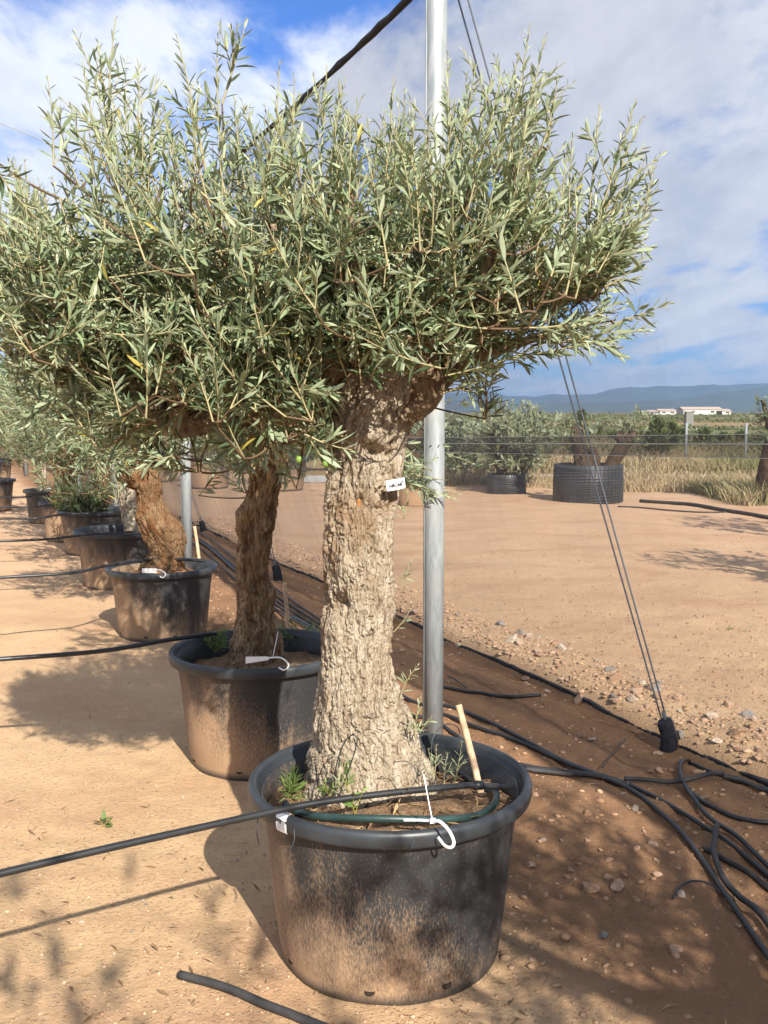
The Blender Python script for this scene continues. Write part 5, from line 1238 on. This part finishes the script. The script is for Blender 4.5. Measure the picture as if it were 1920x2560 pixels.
for k in range(170):
    s = rs_.uniform(-1.6, 9.0) if k < 100 else rs_.uniform(-1.7, 1.6); d = NET_OFF + abs(rs_.gauss(.22, .14)) + .04; p = POST1 + ND * s + NN * d
    sz = rs_.choice([.014, .018, .023, .03, .038, .045]); mt = rs_.choice(['stone', 'stone', 'stone', 'stone', 'stone', 'stone', 'whitestone', 'greystone'])
    o = ob('stone', ROCKS[mt][rs_.randrange(7)], None, None, (p[0], p[1], gz(p[0], p[1]) + sz * .15)); o.scale = (sz * rs_.uniform(.8, 1.3), sz * rs_.uniform(.8, 1.2), sz); o.rotation_euler = (rs_.uniform(-.4, .4), rs_.uniform(-.4, .4), rs_.uniform(0, 6.3))
    cl = {'stone': 'reddish', 'whitestone': 'pale', 'greystone': 'grey'}[mt]; szn = 'large' if sz > .028 else 'small'
    tag(o, f'{szn} {cl} stone among the rubble heaped outside the net hem', 'stone', f'{szn} {cl} rubble along the net hem')

gv, gf = rock(401, 1, .7); mbg = MB(); r3 = np.random.default_rng(8)


def scatter(n, fx, smin, smax, tint=0, cm=1.0):
    xy = np.array([fx() for _ in range(n)]); z = gh(xy[:, 0], xy[:, 1])
    for k in range(n):
        sz = smin * (smax / smin) ** (r3.random() ** 2.2); a = r3.uniform(0, 6.28); R = np.array([[math.cos(a), -math.sin(a), 0], [math.sin(a), math.cos(a), 0], [0, 0, 1]])
        V = (gv * np.array([r3.uniform(.7, 1.3), r3.uniform(.7, 1.2), r3.uniform(.5, .9)]) * sz) @ R.T + np.array([xy[k, 0], xy[k, 1], z[k] + sz * .1])
        mbg.add(V, gf, np.array([r3.random() * cm, max(0, r3.normal(-.2 + tint, .4)), 0]))


def fr_left():
    while True:
        u, v = r3.uniform(-40, 1330), 1420 + 1180 * r3.random() ** 0.9; p = G(u, v)
        if net_sd(p[0], p[1])[1] < -.3: return p[:2]


def fr_strip():
    s = r3.uniform(-3.2, 6); d = r3.uniform(-.75, NET_OFF - .03); p = POST1 + ND * s + NN * d; return p[:2]


def fr_bank():
    s = r3.uniform(-1.8, 10); d = NET_OFF + .02 + abs(r3.normal(.05, .19)); p = POST1 + ND * s + NN * d; return p[:2]


def fr_yard():
    while True:
        p = G(r3.uniform(1100, 1960), r3.uniform(1300, 1900))
        if net_sd(p[0], p[1])[1] > NET_OFF + .1: return p[:2]


scatter(2600, fr_left, .0025, .010); scatter(3600, fr_strip, .004, .024, .05, .35); scatter(5200, fr_bank, .005, .030, 0, .75); scatter(3600, fr_yard, .004, .020, .1, .6)
tag(ob('gravel', mbg.mesh('gravel', True), M['gravel']), 'loose gravel and pebbles strewn over the dry earth', 'gravel', kind='stuff')

mbf = MB()
for k in range(1700):
    p = fr_yard() if k < 1200 else fr_left(); V, F, A = leaf_geo(np.array([[p[0], p[1], gz(*p) + .006]]), np.array([[r3.normal(), r3.normal(), r3.normal(0, .2)]]), np.array([[r3.normal(0, .3), r3.normal(0, .3), 1.]]), np.array([r3.uniform(.015, .05)]), np.array([r3.uniform(.1, .25)]), np.array([[r3.random() * .7, 0, 0]]), True); mbf.add(V, F, A)
tag(ob('fallen_leaves', mbf.mesh('fallen_leaves'), attr_mat('fallen_leaf', (.13, .075, .04), (.40, .27, .15), None, .9)), 'small fallen leaves scattered over the dry earth', 'fallen leaves', kind='stuff')
# straw on the bank
mbs = MB()
for k in range(900):
    p = fr_bank() if k < 650 else fr_strip(); z = gz(*p) + .008; V, F, A = leaf_geo(np.array([[p[0], p[1], z]]), np.array([[r3.normal(), r3.normal(), r3.normal(0, .12)]]), np.array([[0, 0, 1.]]), np.array([r3.uniform(.02, .08)]), np.array([.07]), np.array([[r3.random(), 0, 0]]), True); mbs.add(V, F, A)
tag(ob('dry_straw', mbs.mesh('dry_straw'), M['straw']), 'dry straw and leaves strewn along the net hem', 'straw', kind='stuff')

# ------------------------------------------------------------------ yard beyond the net
def wrapped_tub(u, v, wpx, hpx, label):
    p = G(u, v); dep = p[1] * CP + CAM_Z * SP; R = wpx / 2 / FPX * dep; H = hpx / FPX * dep; c = np.array([p[0], p[1] + R, 0])
    r = empty('wrapped_tub', (c[0], c[1], gz(c[0], c[1]) - .01), label, 'plant pot', 'tubs wrapped in black mesh')
    V, F = lathe([(0, .0), (R * .97, 0), (R, .02), (R * 1.0, H * .5), (R * .97, H), (R * .94, H + .01), (R * .93, H - .04), (0, H - .05)], 60, 1.0, .015); ob('wrapping', mesh_from('wrapping', V, F), M['mesh'], r)
    for k in range(1, 15):
        a = np.linspace(0, 2 * np.pi, 48); z = H * k / 15; V, F = tube(np.stack([(R + .006) * np.cos(a), (R + .006) * np.sin(a), z + .012 * np.sin(a * 2 + k)], 1), .006, 4, False); ob('mesh_hoop', mesh_from('mesh_hoop', V, F), M['straps'], r)
    mbv = MB()
    for k in range(44):
        a = k / 44 * 6.283; mbv.add(*tube(np.array([[(R + .006) * math.cos(a), (R + .006) * math.sin(a), .02], [(R + .006) * math.cos(a), (R + .006) * math.sin(a), H * .5], [(R * .97 + .006) * math.cos(a), (R * .97 + .006) * math.sin(a), H]]), .005, 4, False))
    tag(ob('mesh_uprights', mbv.mesh('mesh_uprights'), M['straps'], r), kind='stuff')
    return c, R, H


c, R, H = wrapped_tub(1487, 1268, 176, 96, 'wide black mesh-wrapped tub with two sawn olive stumps')
yb = c[1]
w_ = lambda pts: [[*YP(u, v, yb), r] for (u, v, r) in pts]
TB = w_([(1462, 1185, .17), (1458, 1160, .15), (1450, 1120, .13), (1444, 1090, .12), (1440, 1064, .11)])
lbs = [w_([(1475, 1185, .15), (1480, 1150, .13), (1475, 1120, .10)]), w_([(1520, 1185, .15), (1532, 1155, .13), (1550, 1125, .12), (1570, 1100, .11), (1590, 1084, .10)]), w_([(1560, 1110, .09), (1548, 1095, .08), (1543, 1082, .06)])]
sk = np.concatenate([spline(np.array(l), 20)[:, :3] for l in [TB] + lbs]); cB = Crown(301, .12, .26, .05)
for (u, v, n, sp) in [(1430, 1075, 8, .2), (1420, 1090, 7, .2), (1470, 1085, 4, .18), (1545, 1078, 8, .22), (1595, 1076, 8, .22), (1440, 1150, 5, .15)]:
    b_ = YP(u, v, yb)
    for k in range(n): S = b_ + cB.r.normal(0, .10, 3); cB.shoot(S, S + np.array([cB.r.normal(0, sp * .7), cB.r.normal(0, sp * .6), cB.r.uniform(.05, .32)]), .1, .005, .05, side=1, sides=3, young=.3); cB.link(S, sk, .01)
plant_tree('olive_tree', 'pruned olive with two sawn stumps sprouting from the mesh-wrapped tub', 'olive trees in the yard behind the net', (c[0], c[1], H - .04), TB, lbs, cB, M['barkfar'], M['farleaf'], tres=(60, 70), low=True)
c, R, H = wrapped_tub(1271, 1243, 98, 50, 'low black mesh-wrapped tub under the round olive crown'); yb = c[1]
w_ = lambda pts: [[*YP(u, v, yb), r] for (u, v, r) in pts]
TB = w_([(1255, 1205, .12), (1253, 1180, .10), (1250, 1150, .09), (1245, 1110, .08)]); lbs = [w_([(1285, 1205, .10), (1295, 1180, .09), (1310, 1155, .08), (1325, 1130, .06)]), w_([(1246, 1115, .07), (1230, 1080, .04), (1215, 1050, .02)]), w_([(1248, 1115, .07), (1275, 1075, .04), (1290, 1040, .02)])]
sk = np.concatenate([spline(np.array(l), 20)[:, :3] for l in [TB] + lbs]); cc = YP(1275, 1090, yb)
cB = round_crown(302, cc[0], yb, cc[2], .95, .8, .70, 430, sk, L=.13, wid=.24, gap=.04, side=(0, 2), young=.1)
for (u, v) in [(1340, 1010), (1320, 1000), (1360, 1020), (1395, 1030), (1380, 1060), (1300, 1010), (1260, 1030), (1210, 1050), (1405, 1075)]:
    T = YP(u, v, yb); S = T - np.array([.05, 0, .4]); cB.shoot(S, T, .06, .005, .02, side=3, sides=3, young=.3); cB.link(S, sk, .01)
plant_tree('olive_tree', 'round bushy olive tree growing from the low mesh-wrapped tub', 'olive trees in the yard behind the net', (c[0], c[1], H - .04), TB, lbs, cB, M['barkfar'], M['silver'], tres=(60, 70), low=True)
# olive at the right edge of the view, with its dark stump
yb = 17.0; w_ = lambda pts: [[*YP(u, v, yb), r] for (u, v, r) in pts]
TB = w_([(1930, 1262, .30), (1930, 1230, .27), (1932, 1190, .26), (1935, 1130, .20), (1940, 1080, .14)]); lbs = [w_([(1938, 1100, .1), (1920, 1050, .06), (1905, 1000, .02)]), w_([(1940, 1100, .1), (1975, 1050, .06), (1990, 990, .02)])]
sk = np.concatenate([spline(np.array(l), 20)[:, :3] for l in lbs]); cc = YP(1960, 1040, yb); cB = round_crown(303, cc[0], yb, cc[2], .62, .6, .62, 150, sk, L=.10, wid=.24, gap=.04, side=(0, 2), young=.15)
plant_tree('olive_tree', 'olive tree with a broad dark stump at the far side of the yard', 'olive trees in the yard behind the net', (TB[0][0], yb, 0.0), TB, lbs, cB, M['barkfar'], M['farleaf'], tres=(60, 70), low=True)
# trees further out: young conifers and hedge trees, each its own
def bush_tree(u, vb, vt, wpx, y, label, seed, mat='hedge', n=900, shape='cone', L=.16, group='trees along the far field'):
    b_ = YP(u, vb, y); t_ = YP(u, vt, y); H = t_[2] - max(b_[2], -.2); z0 = max(b_[2], 0) ; R = wpx / 2 / FPX * y; r_ = np.random.default_rng(seed)
    root = empty('tree', (b_[0], y, 0), label, 'tree', group)
    V, F = tube([[0, 0, -.05], [.01, 0, H * .4], [0, 0, H * .9]], [.05, .04, .015], 7); ob('trunk', mesh_from('trunk', V, F), M['bark2'], root)
    h = r_.random(n) ** .8; a = r_.uniform(0, 6.283, n)
    prof = (1 - h) ** .55 * (.35 + .65 * np.minimum(1, h * 5)) if shape == 'cone' else np.sqrt(np.maximum(0, 1 - (2 * h - 1) ** 2))
    lob = 1 + .28 * np.sin(a * 3 + h * 7 + seed) + .15 * np.sin(a * 7 - h * 11); rad = R * prof * lob * np.sqrt(r_.random(n)) ** .6
    lo = .06 if shape == 'cone' else .22
    pos = np.stack([rad * np.cos(a), rad * np.sin(a), H * (lo + (1 - lo) * h)], 1); d = np.stack([np.cos(a), np.sin(a), r_.normal(.7, .4, n)], 1) + r_.normal(0, .3, (n, 3))
    V, F, A = leaf_geo(pos, d, r_.normal(0, 1, (n, 3)), L * r_.uniform(.6, 1.3, n), np.full(n, .42), np.stack([r_.random(n), r_.random(n) * .6, r_.random(n)], 1), True)
    tag(ob('crown', mesh_from('crown', V, F, A), M[mat], root), kind='stuff')


BT = [(1640, 1165, 1035, 70, 27, 'dark young conifer nearest the wrapped tub'), (1672, 1150, 1042, 60, 29, 'second dark conifer beside the thin fence post'), (1700, 1130, 1055, 50, 33, 'small conifer left of the fence post'), (1760, 1125, 1048, 60, 32, 'dark conifer right of the fence post'), (1810, 1120, 1058, 70, 34, 'leafy shrub tree between the two fence posts'), (1850, 1110, 1052, 60, 36, 'shrub tree next to the second fence post'), (1900, 1110, 1055, 70, 35, 'shrub tree before the far field by the second fence post'), (1453, 1100, 998, 26, 40, 'slim pointed cypress behind the sawn stumps'), (1530, 1095, 1040, 60, 38, 'small conifer behind the sawn stumps'), (1600, 1100, 1052, 60, 40, 'low tree behind the leaning stump'), (1500, 1100, 1050, 60, 44, 'low tree far behind the sawn stumps')]
for k, (u, vb, vt, wp, y, lb) in enumerate(BT): bush_tree(u, vb, vt, wp, y, lb, 500 + k, 'hedge', 1100, 'cone', .17)
for k, (u, vb, vt, wp, y, lb) in enumerate([(1205, 1120, 998, 80, 26, 'olive-green bushy tree left of the round olive crown'), (1250, 1110, 1000, 70, 30, 'yellowish bushy tree behind the round olive crown'), (1150, 1140, 985, 110, 22, 'pale feathery tree right beside the front steel post'), (1090, 1140, 990, 130, 24, 'pale feathery tree behind the front steel post'), (1020, 1140, 1000, 130, 24, 'bushy tree behind the pale trunk beyond the net'), (1345, 1100, 1030, 110, 36, 'pale bush behind the round olive'), (1410, 1095, 1045, 80, 34, 'pale bush left of the sawn stumps'), (1560, 1100, 1052, 90, 42, 'pale bush behind the leaning stump'), (1650, 1100, 1058, 90, 46, 'pale low bush beyond the conifers'), (1740, 1100, 1056, 110, 44, 'pale low bush far behind the fence post'), (1870, 1090, 1060, 120, 46, 'pale low bush far behind the second fence post'), (900, 1130, 1005, 140, 26, 'bushy tree hidden behind the pale trunk'), (760, 1130, 1000, 140, 26, 'bushy tree behind the mottled trunk beyond the net'), (640, 1130, 1000, 150, 27, 'bushy tree far behind the mottled trunk beyond the net'), (520, 1120, 1010, 150, 30, 'bushy tree far behind the second steel post')]):
    bush_tree(u, vb, vt, wp, y, lb, 540 + k, ('silver' if k in (2, 3, 4) else 'farleaf') if k not in (0, 1, 5, 6) else 'hedge', 1500, 'round', .16)
for k, (u, vb, vt, wp, y, lb, mt) in enumerate([(1180, 1150, 1040, 120, 24, 'leafy green shrub left of the round olive', 'hedge'), (1395, 1130, 1062, 90, 27, 'green shrub between the round olive and the stumps', 'hedge'), (1500, 1125, 1070, 80, 28, 'green shrub seen between the sawn stumps', 'farleaf'), (1610, 1130, 1070, 80, 30, 'grey-green shrub right of the leaning stump', 'farleaf'), (1690, 1130, 1072, 90, 31, 'green shrub below the conifers', 'hedge'), (1790, 1125, 1070, 110, 30, 'wide green shrub between the fence posts', 'hedge'), (1890, 1120, 1066, 110, 30, 'wide grey-green shrub by the second fence post', 'farleaf'), (1330, 1130, 1050, 120, 27, 'dark green shrub right behind the round olive', 'hedge')]):
    bush_tree(u, vb, vt, wp, y, lb, 640 + k, mt, 1300, 'round', .14)
# far left: trees closing the row
for k, (u, vt, wp, y) in enumerate([(-60, 900, 260, 30), (60, 870, 240, 34), (160, 900, 260, 36), (260, 905, 240, 38), (360, 915, 240, 40)]):
    bush_tree(u, 1130, vt, wp, y, ['tall grey-green tree at the far left end', 'tall grey-green tree beyond the end of the row', 'grey-green tree behind the row, near its end', 'grey-green tree behind the ochre trunk far off', 'grey-green tree far off behind the second post'][k], 580 + k, 'farleaf', 1600, 'round', .22)
# fence posts
for (u, vt, vb, lb) in ((1714, 1060, 1142, 'thin grey fence post between the dark conifers'), (1863, 1060, 1140, 'thin grey fence post near the right-hand olive')):
    y = 26.0; a, b_ = YP(u, vb, y), YP(u, vt, y); V, F = lathe([(0, -.3), (.035, -.3), (.035, b_[2]), (.03, b_[2] + .02), (0, b_[2] + .025)], 12); tag(ob('fence_post', mesh_from('fence_post', V, F), M['galv'], None, (a[0], y, 0)), lb, 'post', 'far fence posts')

# dry grass
def grass(n, fxy, hmin, hmax, label, seed, wid=.012):
    r_ = np.random.default_rng(seed); xy = np.array([fxy(r_) for _ in range(n)]); z = gh(xy[:, 0], xy[:, 1]); H = r_.uniform(hmin, hmax, n) * (.6 + .8 * (fbm(np.stack([xy[:, 0] / 1.3, xy[:, 1] / 1.3, 0 * z], 1), seed, 3) * .5 + .5))
    a = r_.uniform(0, 6.283, n); ln = r_.normal(0, .6, (n, 2)) * H[:, None]; s = np.stack([np.cos(a), np.sin(a)], 1) * wid
    b = np.stack([xy[:, 0], xy[:, 1], z - .02], 1); V = np.zeros((n, 5, 3)); V[:, 0] = b; V[:, 1] = b; V[:, 0, :2] -= s; V[:, 1, :2] += s
    m = b.copy(); m[:, :2] += ln * .35; m[:, 2] += H * .6; V[:, 2] = m; V[:, 3] = m; V[:, 2, :2] += s * .7; V[:, 3, :2] -= s * .7; t = b.copy(); t[:, :2] += ln; t[:, 2] += H; V[:, 4] = t
    k = (np.arange(n) * 5)[:, None]; F4 = k + np.array([[0, 1, 2, 3]]); F3 = k + np.array([[3, 2, 4]])
    g = fbm(np.stack([xy[:, 0] / 2.5, xy[:, 1] / 2.5, 0 * z + 5], 1), seed + 1, 3); A = np.repeat(np.stack([r_.random(n), np.clip(g * 2.2 + .05, 0, .9), 0 * z], 1), 5, 0)
    tag(ob('dry_grass', mesh_from('dry_grass', V.reshape(-1, 3), [F4, F3], A, False), M['straw']), label, 'grass', kind='stuff')


def gx1(r_):
    while True:
        y = r_.uniform(19.2, 21.7); x = r_.uniform(-1, 10.5)
        if x > -.3 and y > 19.7 + .4 * math.sin(x * .9) - (.6 if x > 6 else 0): return x, y


grass(9000, gx1, .08, .32, 'low dry grass along the edge of the yard', 61)
grass(24000, lambda r_: (r_.uniform(-.5, 15.5), 24.3 + 17 * r_.random() ** 1.5), .25, .75, 'straw-coloured grass and weeds beyond the lane', 62, .012)
grass(3500, lambda r_: (r_.uniform(5.9, 8.2), r_.uniform(16.4, 19.6)), .1, .4, 'dry grass tuft round the broad dark stump', 63)

# far buildings on the plain
def building(u, vb, vt, wpx, y, label, gable=True, deep=14):
    a = YP(u, vb, y); w = wpx / FPX * y; h = (vb - vt) / FPX * y; r = empty('farm_building', (a[0], y, 0), label, 'building', 'white farm buildings on the plain')
    V, F = box(0, 0, h * .325, w, deep, h * .65); ob('wall', mesh_from('wall', V, F, smooth=False), M['wall'], r)
    hw, hd = w / 2 + .5, deep / 2 + .5; V = np.array([[-hw, -hd, h * .64], [hw, -hd, h * .64], [hw, hd, h * .64], [-hw, hd, h * .64], [-hw, 0, h], [hw, 0, h]]); ob('roof', mesh_from('roof', V, [np.array([[0, 1, 5, 4], [2, 3, 4, 5], [0, 3, 2, 1]]), np.array([[0, 4, 3], [1, 2, 5]])], smooth=False), M['roof'], r)
    for k in range(max(2, int(w / 9))):
        x = -w / 2 + (k + .5) * w / max(2, int(w / 9)); V, F = box(x, -deep / 2 - .02, h * .36, 2.2, .12, h * .22); ob('window', mesh_from('window', V, F, smooth=False), M['glass'], r)


for (u, vb, vt, w, lb) in [(1605, 1038, 1029, 18, 'smallest white farm shed on the plain'), (1627, 1040, 1029, 22, 'small white farm shed beside the smallest one'), (1662, 1040, 1026, 40, 'white farm building with a rounded end'), (1748, 1043, 1024, 95, 'longest white farm building on the plain'), (1800, 1040, 1026, 36, 'white farm building at the end of the long one')]:
    building(u, vb, vt, w, 640, lb)
a = YP(1722, 1050, 120); V, F = box(0, 0, .8, .85, .9, 1.6); V2, F2 = box(0, 0, 1.63, .95, 1.0, .08); mbh = MB().add(V, F).add(V2, F2)
tag(ob('pump_hut', mbh.mesh('pump_hut', False), M['huts'], None, (a[0], 120, 0)), 'small grey pump hut in the field before the white farm buildings', 'hut')
# hedgerows on the plain
for k, (y, x0, x1, h) in enumerate([(90, -30, 60, .7), (150, -60, 110, 1.0), (230, -60, 160, 1.2), (380, -100, 260, 1.4)]):
    n = 2600; r_ = np.random.default_rng(700 + k); x = r_.uniform(x0, x1, n); hz = h * (.6 + .5 * fbm(np.stack([x / (h * 5), 0 * x, 0 * x], 1), k, 3)); z = hz * r_.random(n) ** .7
    pos = np.stack([x, y + r_.normal(0, h * .5, n), z], 1); V, F, A = leaf_geo(pos, r_.normal(0, 1, (n, 3)), r_.normal(0, 1, (n, 3)), h * .55 * r_.uniform(.6, 1.3, n), np.full(n, .5), np.stack([r_.random(n), r_.random(n) * .5, r_.random(n)], 1), True)
    tag(ob('hedgerow', mesh_from('hedgerow', V, F, A), M['hedge']), ['low green hedgerow nearest beyond the field', 'second green hedgerow across the plain', 'third green hedgerow across the plain', 'farthest dark hedgerow before the white farm buildings'][k], 'hedge', kind='stuff')

# ------------------------------------------------------------------ the air
V, F = box(1500, 5200, 195, 26000, 12800, 400)
hz = ob('haze', mesh_from('haze', V, F, smooth=False)); tag(hz, kind='stuff')
hm, t, o = new_mat('haze'); pv = nd(t, 'ShaderNodeVolumePrincipled', {'Color': (0.36, 0.60, 1.0, 1), 'Density': 0.0001, 'Anisotropy': 0.2}); t.links.new(pv.outputs[0], o.inputs['Volume']); hz.data.materials.append(hm)
